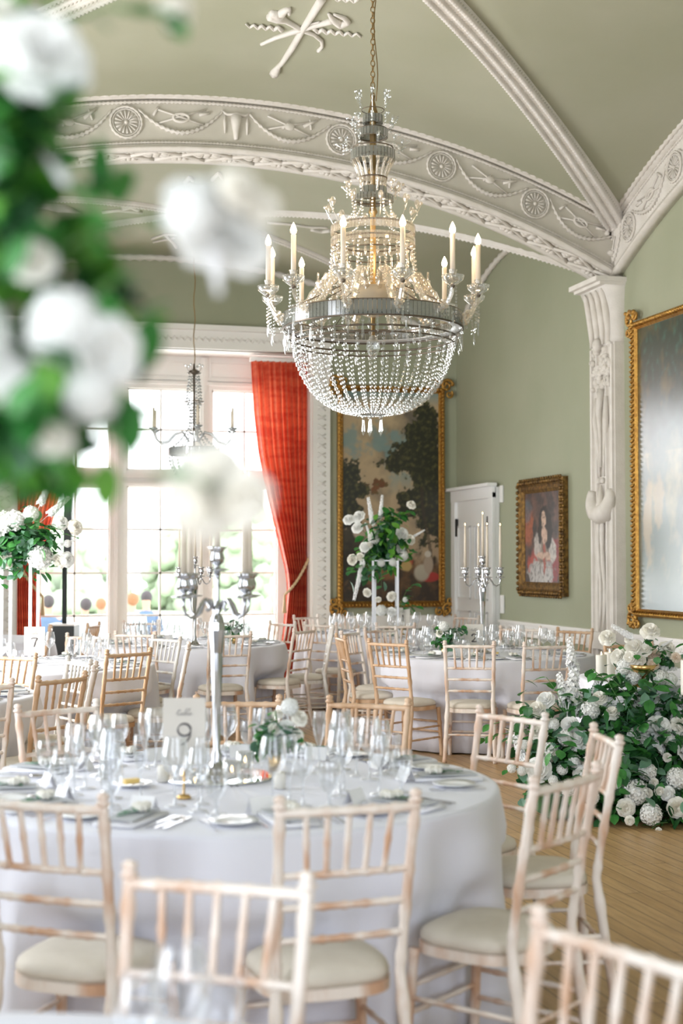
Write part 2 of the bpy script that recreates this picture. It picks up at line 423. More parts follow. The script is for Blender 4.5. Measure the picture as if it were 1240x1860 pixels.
# ---- wall arches beside the main vault (right and left walls)
A2 = math.asin(LB/(R2-.46))
def wallarc(xw, sgn):
    def fn(a, t, dx):
        y = (R2-.46+t)*math.sin(a); z = ZC2+(R2-.46+t)*math.cos(a)
        if abs(y) > LB: y = math.copysign(LB, y)
        return Vector((xw-sgn*dx, Y0+y, z))
    return fn
for nm, xw, sgn in (('trim_4', XR, 1), ('trim_5', XL, -1)):
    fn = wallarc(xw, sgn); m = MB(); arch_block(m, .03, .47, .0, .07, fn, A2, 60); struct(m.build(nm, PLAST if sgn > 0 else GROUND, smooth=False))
fn = wallarc(XR, 1); m = MB()
arch_block(m, 0, .035, 0, .11, fn, A2, 60); arch_block(m, .43, .49, 0, .12, fn, A2, 60)
bead_arc(m, .06, .075, .012, .035, fn, A2, rr=R2); bead_arc(m, .41, .075, .012, .035, fn, A2, rr=R2); bead_arc(m, .46, .13, .022, .08, fn, A2, .3, rr=R2)
def PW(s, t): return fn(s/(R2-.2), t, .08)
for k in range(-3, 5):
    sc = k*.93-.35
    rosette(m, lambda a, b, sc=sc: PW(sc+a, .235+b), .95); swag(m, PW, sc+.11, sc+.82, .34, .2); trophy(m, PW, sc+.46, .26, k % 2)
struct(m.build('trim_6', RELIEF))

# ---- diagonal ribs of main vault
def rib(m, A, B, zf, wid, drop, beads, n=70, rb=.02, step=2):
    A = Vector(A); B = Vector(B); d = (B-A).normalized(); lat = Vector((-d.y, d.x))
    P = []
    for i in range(n+1):
        p = A+(B-A)*i/n; P.append(Vector((p.x, p.y, zf(p.x, p.y))))
    vs = []; fs = []
    for p in P:
        for (o, dz) in ((-wid/2, .06), (-wid/2, -drop), (-wid/2+.03, -drop-.015), (wid/2-.03, -drop-.015), (wid/2, -drop), (wid/2, .06)):
            vs.append((p.x+lat.x*o, p.y+lat.y*o, p.z+dz))
    for i in range(n):
        for k in range(5): fs.append((6*i+k, 6*i+k+1, 6*i+6+k+1, 6*i+6+k))
    m.add(vs, fs)
    for o in beads:
        q = []; nn = n*4
        for i in range(nn+1):
            p = A+(B-A)*i/nn; x, y = p.x+lat.x*o, p.y+lat.y*o
            q.append((x, y, zf(p.x, p.y)-drop-.012))
        m.tube(q, [rb*(1+.35*(1 if i % 2 else -1)) for i in range(nn+1)], 6)
m = MB()
cx, cy = XC, Y0
for sx in (1, -1):
    rib(m, (XC+sx*3.66, 11.96), (XC, Y0), zv, .21, .05, (-.085, .085, 0.0), rb=.024)
    rib(m, (XC+sx*3.66, 4.84), (XC, Y0), zv, .21, .05, (-.085, .085), rb=.024)
struct(m.build('trim_7', PLAST))
m = MB()
for sx in (1, -1):
    rib(m, (XC+sx*3.66, 12.40), (XC, Y2c), zw, .10, .02, (0,), rb=.02, n=50)
    rib(m, (XC+sx*3.66, YF-.03), (XC, Y2c), zw, .10, .02, (0,), rb=.02, n=50)
# wall ribs round bay two
n = 120
m.tube([(XL+.03+(XR-XL-.06)*i/n, YF-.03, za(XL+.03+(XR-XL-.06)*i/n)-.03) for i in range(n+1)], [.04*(1+.2*(1 if i % 2 else -1)) for i in range(n+1)], 6)
m.tube([(XR-.03, 12.4+(2*L2-.1)*i/60, zb(12.4+(2*L2-.1)*i/60)-.03) for i in range(61)], [.035*(1+.2*(1 if i % 2 else -1)) for i in range(61)], 6)
m.tube([(XL+.05+(XR-XL-.1)*i/n, 12.42, za(XL+.05+(XR-XL-.1)*i/n)-.02) for i in range(n+1)], [.025*(1+.3*(1 if i % 2 else -1)) for i in range(n+1)], 6)
struct(m.build('trim_8', PLAST))

# ---- ceiling trophies in low relief
def on_web(px, py, zf, off=.012):
    r = ray(px, py); k = 8.0
    for _ in range(40):
        z = zf(min(max(r.x*k, XL), XR), r.y*k); k = (z-H)/r.z
    p = Vector((0, 0, H))+r*k; p.z -= off; return p
def strokes(m, lst, zf):
    for pts, rad in lst:
        # resample
        P = []
        for i in range(len(pts)-1):
            for k in range(4): f = k/4; P.append((pts[i][0]+(pts[i+1][0]-pts[i][0])*f, pts[i][1]+(pts[i+1][1]-pts[i][1])*f))
        P.append(pts[-1]); n = len(P)
        if not hasattr(rad, '__len__'): rr = [rad]*n
        else: rr = [rad[min(int(i/(n-1)*(len(rad)-1)), len(rad)-2)]*(1-((i/(n-1)*(len(rad)-1)) % 1)) + rad[min(int(i/(n-1)*(len(rad)-1))+1, len(rad)-1)]*((i/(n-1)*(len(rad)-1)) % 1) if i < n-1 else rad[-1] for i in range(n)]
        m.tube([on_web(x, y, zf) for x, y in P], rr, 7)
m = MB()
def wav(x0, y0, x1, y1, a, n): return [(x0+(x1-x0)*i/n, y0+(y1-y0)*i/n+a*(1 if i % 2 else -1)) for i in range(n+1)]
strokes(m, [
 ([(584, -4), (568, 22), (552, 47), (530, 85), (512, 112), (504, 120)], [.035, .032, .026, .028, .022, .02]),
 ([(506, 118), (498, 131)], [.02, .045]),
 ([(474, 78), (500, 66), (545, 51), (580, 42), (604, 34)], [.014, .018, .024, .02, .03]),
 ([(492, 68), (530, 55)], .008), ([(560, 42), (580, 37)], .008),
 ([(596, 22), (606, 34), (618, 42), (632, 38), (625, 30), (606, 23)], [.01, .03, .035, .025, .02, .01]),
 ([(488, 24), (505, 28), (520, 36), (548, 52), (570, 60), (584, 72), (585, 82), (578, 90)], [.045, .05, .022, .02, .017, .016, .014, .018]),
 ([(490, 20), (508, 24), (515, 18), (524, 13), (525, 24)], [.03, .045, .03, .022, .012]),
 (wav(446, 44, 512, 50, 3, 9), [.006, .013, .013, .02]), (wav(570, 52, 655, 62, 3, 11), [.018, .015, .012, .008]),
], zv)
strokes(m, [(wav(606, -6, 650, -2, 3, 6), .015)], zv)
# bay two
strokes(m, [
 ([(318, 350), (322, 340), (345, 333), (362, 338), (350, 349), (330, 350)], .02), ([(336, 330), (345, 320), (350, 326)], .022), ([(385, 325), (398, 312), (404, 322)], .02),
 ([(310, 344), (370, 336)], .012), ([(60, 374), (85, 369), (110, 372), (145, 385)], [.015, .05, .07, .01]), (wav(28, 372, 60, 368, 3, 5), .015),
 ([(185, 384), (215, 380), (258, 384)], .018), ([(222, 376), (238, 373), (250, 378)], .03),
 ([(275, 432), (300, 423), (322, 424)], .014), ([(278, 438), (318, 430)], .012), ([(300, 424), (316, 440), (320, 447)], .02),
 ([(485, 402), (520, 405), (565, 411), (595, 412)], .014), ([(565, 415), (585, 419), (600, 417)], .02),
], zw)
struct(m.build('trim_9', PLAST))

# ---- pilaster on right wall with capital
ya, yb = 11.92, 12.42; yc = (ya+yb)/2
m = MB()
m.box((XR-.05, yc, 2.1), (.10, yb-ya, 4.2))
for k, yy in enumerate((ya+.03, ya+.15, yb-.15, yb-.03)):
    m.box((XR-.11, yy, 1.95), (.035, .035 if k in (0, 3) else .022, 3.3))
m.box((XR-.12, yc, .15), (.14, yb-ya+.06, .30)); m.box((XR-.10, yc, .80), (.14, yb-ya+.05, .16))
struct(m.build('trim_10', PLAST, smooth=False))
m = MB()
# capital: bracket flaring out to carry the arch
vs = []; fs = []; st = 10
for i in range(st+1):
    f = i/st; z = 3.62+.56*f; dx = .12+.10*f**3; dy = .0+.03*f**3
    vs += [(XR, ya-dy, z), (XR-dx, ya-dy, z), (XR-dx, yb+dy, z), (XR, yb+dy, z)]
for i in range(st):
    for k in range(3): fs.append((4*i+k, 4*i+k+1, 4*i+4+k+1, 4*i+4+k))
fs += [(3, 2, 1, 0), (4*st, 4*st+1, 4*st+2, 4*st+3)]
m.add(vs, fs)
struct(m.build('trim_11', PLAST))
m = MB()
m.box((XR-.15, yc, 4.20), (.32, yb-ya+.12, .045)); m.box((XR-.13, yc, 4.165), (.27, yb-ya+.08, .03))
struct(m.build('trim_12', PLAST, smooth=False))
m = MB()
for k in range(4):   # long leaves of the capital
    yy = ya+.07+k*.12
    m.tube([(XR-.13, yy, 3.62), (XR-.135, yy, 3.78), (XR-.15, yy, 3.92), (XR-.19, yy, 4.08), (XR-.21, yy, 4.13)], [.016, .034, .038, .026, .01], 8)
for q in range(42):  # carved mask and foliage
    zz = random.uniform(3.20, 3.62); yy = random.uniform(ya+.05, yb-.05)
    m.ball((XR-.12, yy, zz), (.03, random.uniform(.02, .05), random.uniform(.02, .05)), 7, 5)
m.ball((XR-.15, yc+.02, 3.62), (.05, .05, .07)); m.tube([(XR-.12, yc, 3.2), (XR-.14, yc+.02, 3.0), (XR-.13, yc, 2.7), (XR-.13, yc, 2.45)], [.04, .03, .02, .014], 8)
for s_ in (-1, 1):
    m.tube([(XR-.12, yc+s_*.10, 3.12), (XR-.13, yc+s_*.11, 2.9), (XR-.12, yc+s_*.06, 2.6), (XR-.12, yc+s_*.05, 2.36)], [.02, .03, .02, .012], 7)
    m.tube([(XR-.13, yc+s_*.04+.03*math.sin(i), 2.0-i*.16) for i in range(8)], [.02, .026, .02, .026, .02, .024, .018, .012], 6)
for j in range(2): m.ball((XR-.13, yc-.035+j*.07, 2.32), .03)
# crescent shield
pts = []; nn = 16
for i in range(nn+1):
    a = PI-.35+(PI+.7)*i/nn; pts.append((XR-.13, yc+.20*math.cos(a), 2.17+.17*math.sin(a)))
m.tube(pts, [.038+.06*math.sin(PI*i/nn) for i in range(nn+1)], 10)
m.tube([(XR-.13, yc, 2.28), (XR-.14, yc, 2.05), (XR-.13, yc, 1.96)], [.012, .05, .02], 8)
struct(m.build('trim_13', RELIEF))

# ---- dado rail, skirting on right wall; far wall right part
m = MB()
for (y0, y1) in ((YB, ya), (yb, 15.05)):
    m.box((XR-.025, (y0+y1)/2, .87), (.05, y1-y0, .03)); m.box((XR-.015, (y0+y1)/2, .80), (.03, y1-y0, .12)); m.box((XR-.02, (y0+y1)/2, .735), (.04, y1-y0, .02))
m.box(((WX1+.22+XR)/2, YF-.02, .80), (XR-WX1-.22, .04, .16))
struct(m.build('trim_14', WPAINT, smooth=False))
m = MB(); i = 0; y = 6.0
while y < 15.0:
    if not (ya-.1 < y < yb+.1):
        m.tube([(XR-.032, y+.10*k/6, .80+.03*math.sin(PI*k/3)*(1 if i % 2 else -1)) for k in range(7)], .011, 5)
    y += .105; i += 1
struct(m.build('trim_15', WPAINT))
m = MB(); m.box((XR-.015, (YB+ya)/2, .11), (.03, ya-YB, .22)); m.box((XR-.015, (yb+15.05)/2, .11), (.03, 15.05-yb, .22))
struct(m.build('baseboard_right', WPAINT, smooth=False))
m = MB(); m.box(((WX1+.22+XR)/2, YF-.015, .11), (XR-WX1-.22, .03, .22)); struct(m.build('baseboard_far', WPAINT, smooth=False))

# ---- door in right wall next to the corner
yd0, yd1 = 15.12, 16.55
d = struct(MB().box((XR-.03, (yd0+yd1)/2, 1.21), (.06, yd1-yd0, 2.42)).build('door_1', DOORW, smooth=False)); bevel(d, .006)
m = MB()
m.box((XR-.07, yd0+.07, 1.18), (.05, .14, 2.36)); m.box((XR-.07, yd1-.07, 1.18), (.05, .14, 2.36)); m.box((XR-.07, (yd0+yd1)/2, 2.37), (.06, yd1-yd0, .16))
m.box((XR-.10, (yd0+yd1)/2, 2.445), (.12, yd1-yd0+.05, .04))
bevel(m.build('door_frame', DOORW, d, smooth=False), .006)
m = MB()
for k in range(2):
    yy = (yd0+yd1)/2+(-1 if k else 1)*.29
    for (z0, z1_) in ((.25, .95), (1.1, 1.98)):
        m.box((XR-.075, yy-.20, (z0+z1_)/2), (.02, .02, z1_-z0)); m.box((XR-.075, yy+.20, (z0+z1_)/2), (.02, .02, z1_-z0))
        m.box((XR-.075, yy, z0), (.02, .42, .02)); m.box((XR-.075, yy, z1_), (.02, .42, .02))
m.build('door_panel', DOORW, d, smooth=False)
for yy in (yd0+.17, yd1-.17):
    MB().box((XR-.08, yy, 1.97), (.02, .045, .22)).build('door_hinge', HINGE, d, smooth=False)
tag(bevel(MB().box((XR-.012, 15.03, 2.33), (.024, .09, .2)).build('wall_sensor', SWITCH, smooth=False), .008), 'small white plastic box on the wall beside the top of the door', 'sensor')
tag(bevel(MB().box((XR-.012, 15.02, 1.06), (.024, .10, .21)).build('light_switch', SWITCH, smooth=False), .008), 'white switch plate low on the green wall right of the door', 'light switch')

# ---- far window recess
m = MB()
for (x0, x1) in ((WX0-.24, WX0), (WX1, WX1+.22)): m.box(((x0+x1)/2, YF-.03, (ZR+.24)/2), (x1-x0, .06, ZR+.24))
m.box(((WX0+WX1)/2, YF-.031, ZR+.135), (WX1-WX0+.442, .062, .25)); m.box(((WX0+WX1)/2, YF-.07, ZR+.26), (WX1-WX0+.56, .14, .06))
m.box((WX0+.01, YF+.33, ZR/2), (.02, .66, ZR)); m.box((WX1-.01, YF+.33, ZR/2), (.02, .66, ZR)); m.box(((WX0+WX1)/2, YF+.3, ZR+.01), (WX1-WX0, .6, .02))
struct(m.build('trim_16', WPAINT, smooth=False))
m = MB()
for k in range(2):
    x = (WX0-.12) if k == 0 else (WX1+.11)
    for j in range(70):
        z = .1+j*.058
        m.tube([(x-.05, YF-.065, z), (x, YF-.075, z+.03*(1 if j % 2 else -1)), (x+.05, YF-.065, z)], .009, 5)
x = WX0
while x < WX1: m.tube([(x, YF-.065, ZR+.10), (x+.03, YF-.07, ZR+.15), (x+.07, YF-.065, ZR+.12)], .011, 5); x += .075
struct(m.build('trim_17', WPAINT))
YW = 17.2
wf = MB(); LX = [(.83, 1.67), (1.87, 2.71), (2.92, 3.76)]; zs_up = [2.67, 3.18, 3.69]; zs_lo = [.37, .89, 1.41, 1.945, 2.48]
wf.box(((WX0+.83)/2, YW, 2.05), (.83-WX0, .12, 4.1)); wf.box(((WX1+3.76)/2, YW, 2.05), (WX1-3.76, .12, 4.1))
for a, b in ((1.67, 1.87), (2.71, 2.92)): wf.box(((a+b)/2, YW, 2.05), (b-a, .126, 4.09)); wf.box(((a+b)/2, YW-.07, 2.05), (.09, .063, 4.08)); wf.box(((a+b)/2, YW-.10, 2.05), (.03, .044, 4.07))
wf.box(((WX0+WX1)/2, YW, .18), (WX1-WX0, .12, .38)); wf.box(((WX0+WX1)/2, YW, 2.575), (WX1-WX0-.002, .14, .20)); wf.box(((WX0+WX1)/2, YW-.08, 2.6), (WX1-WX0-.004, .058, .05)); wf.box(((WX0+WX1)/2, YW-.08, 2.52), (WX1-WX0, .04, .03))
wf.box(((WX0+WX1)/2, YW, 3.90), (WX1-WX0-.004, .118, .42)); wf.box(((WX0+WX1)/2, YW-.08, 3.76), (WX1-WX0, .05, .04)); wf.box(((WX0+WX1)/2, YW-.07, 3.81), (WX1-WX0, .04, .02))
for k in range(4):
    xx = WX0+.12+k*(WX1-WX0-.24)/3
    if k < 3:
        w_ = (WX1-WX0-.24)/3
        for zz in (3.86, 4.03): wf.box((xx+w_/2, YW-.065, zz), (w_-.12, .02, .012))
        for ss in (.06, w_-.06): wf.box((xx+ss, YW-.065, 3.945), (.012, .02, .18))
wf.box(((WX0+WX1)/2, YW-.10, .36), (WX1-WX0, .22, .04))
wo = struct(wf.build('window_1', WPAINT, smooth=False))
for (a, b) in LX:
    for zs in (zs_up, zs_lo):
        z0, z1_ = zs[0], zs[-1]; g = MB(); t = .024
        g.box(((a+b)/2, YW, (z0+z1_)/2), (t, .03, z1_-z0))
        for z in zs[1:-1]: g.box(((a+b)/2, YW, z), (b-a, .03, t))
        for z in (z0+.012, z1_-.012): g.box(((a+b)/2, YW, z), (b-a, .05, .024))
        for x in (a+.012, b-.012): g.box((x, YW, (z0+z1_)/2), (.024, .05, z1_-z0))
        s_ = g.build('window_sash', WPAINT, wo, smooth=False)
        MB().add([(a, YW+.005, z0), (b, YW+.005, z0), (b, YW+.005, z1_), (a, YW+.005, z1_)], [(0, 1, 2, 3)]).build('window_glass', PANE, s_, smooth=False)
# left wall windows (outside the picture): frames
for i, (a, b) in enumerate(wins):
    g = MB(); g.box((XL-.2, a+.05, 2.25), (.08, .1, 3.3)); g.box((XL-.2, b-.05, 2.25), (.08, .1, 3.3)); g.box((XL-.2, (a+b)/2, .65), (.08, b-a, .1)); g.box((XL-.2, (a+b)/2, 3.85), (.08, b-a, .1))
    g.box((XL-.2, (a+b)/2, 2.25), (.06, .06, 3.3)); g.box((XL-.2, (a+b)/2, 2.6), (.06, b-a, .06))
    struct(g.build('window_%d' % (i+2), WPAINT, smooth=False))

# ---- outdoors
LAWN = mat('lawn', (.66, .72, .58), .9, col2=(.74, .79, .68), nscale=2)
BUSH = mat('sunlit_shrub', (.58, .68, .50), .8, col2=(.70, .78, .62), nscale=3, transl=.3)  # lawn and shrub colours are bleached to stand in for overexposure
struct(MB().box((2, 42, -.55), (80, 48, .1)).build('trim_18', LAWN, smooth=False))
def bush(x, y, r, h, label):
    m = MB()
    for k in range(260):
        a = random.uniform(0, 2*PI); b = math.acos(random.uniform(-.2, 1)); q = random.uniform(.75, 1.05)
        p = Vector((x+r*q*math.sin(b)*math.cos(a), y+r*q*math.sin(b)*math.sin(a), -.45+h*q*abs(math.cos(b))))
        m.ball(p, random.uniform(.10, .2)*r, 5, 4, Matrix.Rotation(random.uniform(0, 3), 4, 'Y'))
    m.ball((x, y, -.45+h*.45), (r*.8, r*.8, h*.5), 10, 8)
    o = m.build('garden_shrub', BUSH); tag(o, label, 'shrub', None)
bush(2.4, 58, 3.6, 4.0, 'pale green tree far behind the left window light')
bush(10.6, 60, 3.2, 4.4, 'pale green tree far behind the middle window light')
bush(14.8, 52, 3.4, 3.2, 'sunlit shrub far behind the right window light near the curtain')
SKIN = mat('skin', (.62, .36, .26), .6); HAIRD = mat('dark_hair', (.07, .055, .06), .6); HAIRG = mat('auburn_hair', (.34, .15, .07), .6)
JACK = mat('navy_jacket', (.11, .17, .28), .8); SHIRT = mat('pale_blue_shirt', (.62, .70, .80), .8)
def person(px, py, D, hair, cloth, label, rz):
    p = at_d(px, py, D); base = -.5; hz = p.z     # head centre height (seated)
    o = thing('person', label, 'person', (p.x, p.y, 0), rz)
    sh = hz-.28
    V = [(0, 0, sh-.52), (0, 0, sh-.25), (0, 0, sh-.03), (0, .01, sh+.08), (0, .015, hz-.06), (0, .02, hz+.03),
         (-.19, 0, sh), (-.24, .06, sh-.27), (-.14, .27, sh-.33), (.19, 0, sh), (.24, .06, sh-.27), (.14, .27, sh-.33),
         (-.1, .05, sh-.56), (-.11, .46, sh-.56), (-.11, .46, base+.05), (.1, .05, sh-.56), (.11, .46, sh-.56), (.11, .46, base+.05), (-.11, .60, base+.04), (.11, .60, base+.04)]
    E = [(0, 1), (1, 2), (2, 3), (3, 4), (4, 5), (2, 6), (6, 7), (7, 8), (2, 9), (9, 10), (10, 11), (0, 12), (12, 13), (13, 14), (14, 18), (0, 15), (15, 16), (16, 17), (17, 19)]
    rad = [.15, .14, .13, .06, .08, .085, .07, .05, .035, .07, .05, .035, .09, .07, .05, .09, .07, .05, .04, .04]
    me = bpy.data.meshes.new('body'); me.from_pydata(V, E, []); b = link('body', me, o)
    md = b.modifiers.new('skin', 'SKIN')
    for i, sv in enumerate(me.skin_vertices[0].data): sv.radius = (rad[i], rad[i]*.85); sv.use_root = (i == 0)
    b.modifiers.new('sub', 'SUBSURF').levels = 1; b.modifiers['sub'].render_levels = 2; me.materials.append(SKIN)
    h = MB(); h.ball((0, -.02, hz+.035), (.105, .115, .115), 12, 8); h.build('hair', hair, o)
    j = MB(); j.lathe([(.13, sh-.58), (.19, sh-.40), (.20, sh-.2), (.21, sh-.02), (.13, sh+.05), (.07, sh+.08)], 14)
    for s_ in (-1, 1): j.tube([(s_*.18, 0, sh), (s_*.25, .05, sh-.27), (s_*.16, .24, sh-.33)], [.085, .07, .05], 8)
    j.build('jacket', cloth, o)
    st = MB(); st.box((0, 0, (sh-.62+base)/2), (.4, .4, sh-.62-base)); st.build('garden_seat', WPAINT, o)
person(88, 1096, 24, HAIRD, JACK, 'person in a dark jacket seated outside, far left pane', 0)
person(155, 1101, 25, HAIRD, SHIRT, 'person with dark round head of hair seated outside behind the left window light', .4)
person(184, 1100, 27, HAIRG, SHIRT, 'person half hidden by the left mullion, seated outside', -.4)
person(240, 1092, 24, HAIRG, SHIRT, 'person with auburn hair in a pale shirt seated outside behind the middle light', .3)
person(266, 1088, 25, HAIRD, JACK, 'person with dark hair and blue jacket seated outside behind the middle light', 2.9)

# ---- curtains
def curtain(side, label):
    o = thing('curtain', label, 'curtain')
    X1 = WX1-.03 if side > 0 else WX0+.03
    keys = [(4.02, .70), (3.4, .66), (2.9, .60), (2.4, .50), (1.9, .37), (1.45, .26), (1.25, .235), (1.1, .25), (.6, .30), (.03, .34)]
    def wd(z):
        for (za_, wa), (zb_, wb) in zip(keys, keys[1:]):
            if zb_ <= z <= za_: f = (za_-z)/(za_-zb_); return wa+(wb-wa)*f
        return keys[-1][1]
    NU = 150
    def fn(u, v):
        z = 4.02-(3.99)*v; wd_ = wd(z)
        k = 9.5; amp = .045+.02*math.sin(v*3)
        y = YF+.16+amp*math.sin(2*PI*k*u+.6*math.sin(7*u+1))+.012*math.sin(2*PI*23*u+v*3)
        x = X1-side*wd_*(1-u)
        # slight outward billow of leading edge
        return (x, y, z)
    MB().grid(fn, NU, 60).build('drape', CURT, o)
    # header pleats / pelmet strip
    MB().box((X1-side*.35, YF+.17, 4.04), (.72, .10, .05)).build('curtain_track', WPAINT, o)
    pts = []
    for k in range(26):
        f = k/25; z = 1.60-.46*f-.05*math.sin(PI*f); x = X1+side*.02-side*.31*f
        pts.append((x, YF+.09-.02*math.sin(PI*f), z))
    r = [.017*(1+.25*(1 if i % 2 else -1)) for i in range(len(pts))]
    t = MB(); t.tube(pts, r, 7); e = pts[-1]; t.tube([e, (e[0], e[1], e[2]-.12), (e[0], e[1], e[2]-.22)], [.012, .02, .028], 7)
    t.build('tieback', ROPE, o)
curtain(1, 'coral red curtain tied back at the right side of the big window')
curtain(-1, 'coral red curtain tied back at the left side of the big window')

# ================================================================== PAINTINGS
def fb(x, y, s, seed, oct=4): return noise.fractal(Vector((x*s+seed*7.3, y*s-seed*3.1, seed*1.7)), .9, 2.1, oct)
def lerp(a, b, t): t = max(0, min(1, t)); return tuple(a[i]+(b[i]-a[i])*t for i in range(3))
def srgb(r, g, b): return tuple(((c/255+.055)/1.055)**2.4 if c > 10 else c/3294 for c in (r, g, b))
def el(x, y, cx, cy, rx, ry, soft=.25, wob=0):
    d = math.hypot((x-cx)/rx, (y-cy)/ry)+wob; return max(0, min(1, (1+soft-d)/soft)) if soft else (1 if d < 1 else 0)
def landscape(x, y):    # x 0..1, y 0(bottom)..1
    n1 = fb(x, y*2, 3, 1); n2 = fb(x, y*2, 9, 2); n3 = fb(x, y*2, 26, 3)
    c = lerp(srgb(176, 152, 122), srgb(204, 180, 142), y*.8+n1*.5)
    c = lerp(c, srgb(110, 100, 88), max(0, n1*1.6-.1)*.8)
    c = lerp(c, srgb(122, 152, 150), max(0, min(.8, fb(x, y*2, 4.2, 8)*2.0-.25+n3*.3))*max(0, min(1, (y-.5)*8))*(1 if y < .9 else .4))
    c = lerp(c, srgb(120, 160, 165), max(0, (y-.93)*14)*.8)
    tw = n2*.9+n3*.55
    def tree(c, cx, cy, rx, ry, col, w=1.0):
        a = el(x, y, cx, cy, rx, ry, .10, -tw*w*.55); return lerp(c, lerp(col, srgb(96, 92, 52), max(0, n3*1.1)), a)
    dk = srgb(34, 38, 22)
    for (a, b, rx, ry) in ((.86, .90, .13, .05), (.85, .80, .22, .07), (.80, .71, .28, .07), (.62, .66, .22, .035), (.92, .62, .22, .10), (.80, .48, .26, .06), (.95, .50, .2, .22), (.70, .43, .14, .03), (.55, .68, .10, .02)):
        c = tree(c, a, b, rx, ry, dk)
    for (a, b, rx, ry) in ((.05, .60, .13, .055), (.10, .52, .18, .05), (.02, .44, .16, .10)): c = tree(c, a, b, rx, ry, dk)
    c = tree(c, .37, .562, .10, .018, srgb(112, 68, 36), 1.7); c = tree(c, .33, .535, .04, .02, srgb(122, 76, 42), 1.6)
    g = max(0, min(1, (.27+n2*.04+.05*math.sin(x*5)-y)*20)); c = lerp(c, lerp(srgb(118, 84, 50), srgb(56, 42, 26), .45+n2+.5*(1-y*3)), g)
    c = lerp(c, srgb(30, 30, 20), el(x, y, .08, .22, .16, .14, .3, -tw*.4)*.9)
    c = lerp(c, srgb(58, 46, 32), (1 if abs(x-.87-.05*math.sin(y*9)) < .018 and .2 < y < .55 else 0)*.7)
    c = lerp(c, srgb(205, 185, 165), el(x, y, .17, .33, .06, .03, .3)*.8)
    c = lerp(c, srgb(176, 48, 40), el(x, y, .90, .115, .10, .022, .2)); c = lerp(c, srgb(186, 176, 156), el(x, y, .82, .135, .07, .035, .3))
    c = lerp(c, srgb(178, 160, 140), el(x, y, .89, .175, .045, .04, .25)); c = lerp(c, srgb(214, 205, 190), el(x, y, .885, .225, .03, .013, .3))
    c = lerp(c, srgb(170, 70, 46), el(x, y, .69, .19, .03, .02, .4)); c = lerp(c, srgb(190, 160, 100), el(x, y, .66, .165, .05, .02, .4, -tw*.3))
    for q in ((.28, .10), (.47, .12), (.38, .14)): c = lerp(c, srgb(150, 100, 62), el(x, y, q[0], q[1], .07, .016, .4, -tw*.3)*.7)
    return lerp(c, srgb(40, 30, 18), .18+max(0, .15-y)*2)
def portrait(x, y):
    x += fb(x, y, 11, 31)*.035; y += fb(x, y, 11, 32)*.03
    n2 = fb(x, y, 6, 12); n3 = fb(x, y, 20, 13)
    c = lerp(srgb(52, 44, 44), srgb(98, 74, 66), .5+n2*.9)
    c = lerp(c, srgb(140, 96, 80), max(0, math.sin(x*22+y*9+n2*2))*.45*(1 if y > .45 else .2))
    if x < .24: c = lerp(c, srgb(190, 100, 60), el(x, y, .08, .62, .14, .16, .6)*.8); c = lerp(c, srgb(90, 110, 120), el(x, y, .06, .80, .10, .1, .5)*.7)
    c = lerp(c, srgb(40, 40, 34), max(0, .4-y)*1.3*(1 if x < .3 else .5))
    c = lerp(c, srgb(150, 40, 46), el(x, y, .84, .22, .28, .20, .25, -n2*.4)); c = lerp(c, srgb(190, 84, 70), el(x, y, .26, .2, .16, .12, .3, -n2*.4))
    c = lerp(c, srgb(206, 202, 198), el(x, y, .45, .08, .32, .16, .2, -n3*.4)); c = lerp(c, srgb(130, 118, 110), max(0, n3)*.8*el(x, y, .45, .1, .3, .15, .2))
    c = lerp(c, srgb(150, 136, 122), el(x, y, .52, .40, .18, .2, .2, -n2*.3)); c = lerp(c, srgb(210, 200, 192), el(x, y, .36, .40, .09, .12, .25))
    c = lerp(c, srgb(214, 206, 200), el(x, y, .78, .34, .09, .12, .25)); c = lerp(c, srgb(180, 92, 74), el(x, y, .56, .3, .03, .2, .3))
    c = lerp(c, srgb(24, 20, 20), el(x, y, .56, .68, .15, .16, .15)); c = lerp(c, srgb(24, 20, 20), el(x, y, .68, .56, .10, .18, .2, n2*.2)); c = lerp(c, srgb(26, 22, 22), el(x, y, .43, .56, .05, .12, .3))
    c = lerp(c, srgb(226, 190, 168), el(x, y, .56, .52, .07, .09, .3)); c = lerp(c, srgb(230, 196, 172), el(x, y, .545, .70, .062, .085, .15))
    c = lerp(c, srgb(90, 60, 52), max(el(x, y, .52, .715, .012, .006, .4), el(x, y, .57, .715, .012, .006, .4), el(x, y, .545, .655, .016, .006, .4))*.8)
    c = lerp(c, srgb(222, 188, 166), el(x, y, .50, .30, .17, .028, .3)); c = lerp(c, srgb(222, 188, 166), el(x, y, .66, .28, .06, .04, .3))
    c = lerp(c, tuple(q*.6 for q in c), max(0, min(1, n3*1.6+.2))); return lerp(c, srgb(56, 46, 42), .22)
def seascape(x, y):
    n1 = fb(x*1.2, y*1.2, 2.4, 21); n2 = fb(x*1.5, y, 8, 22); n3 = fb(x*2, y*1.0, 24, 23)
    c = lerp(srgb(86, 104, 96), srgb(70, 88, 98), y+n1*.3)
    c = lerp(c, srgb(150, 142, 110), max(0, n2*1.5)*(.6 if y < .55 else .25))
    c = lerp(c, srgb(40, 52, 40), max(0, (y-.62)*4+n1*1.4)); c = lerp(c, srgb(98, 84, 46), max(0, n2*1.6-.1)*(1 if y > .65 else 0))
    c = lerp(c, srgb(56, 96, 84), max(0, n3*1.4-.2)*(1 if y > .8 else .2))
    c = lerp(c, srgb(176, 150, 110), el(x, y, .05, .30, .02, .12, .5, -n2)*.7); c = lerp(c, srgb(176, 150, 110), el(x, y, .13, .36, .02, .09, .5, -n2)*.6)
    c = lerp(c, srgb(74, 98, 104), max(0, (.10-y)*8)); return lerp(c, srgb(50, 56, 50), .1)
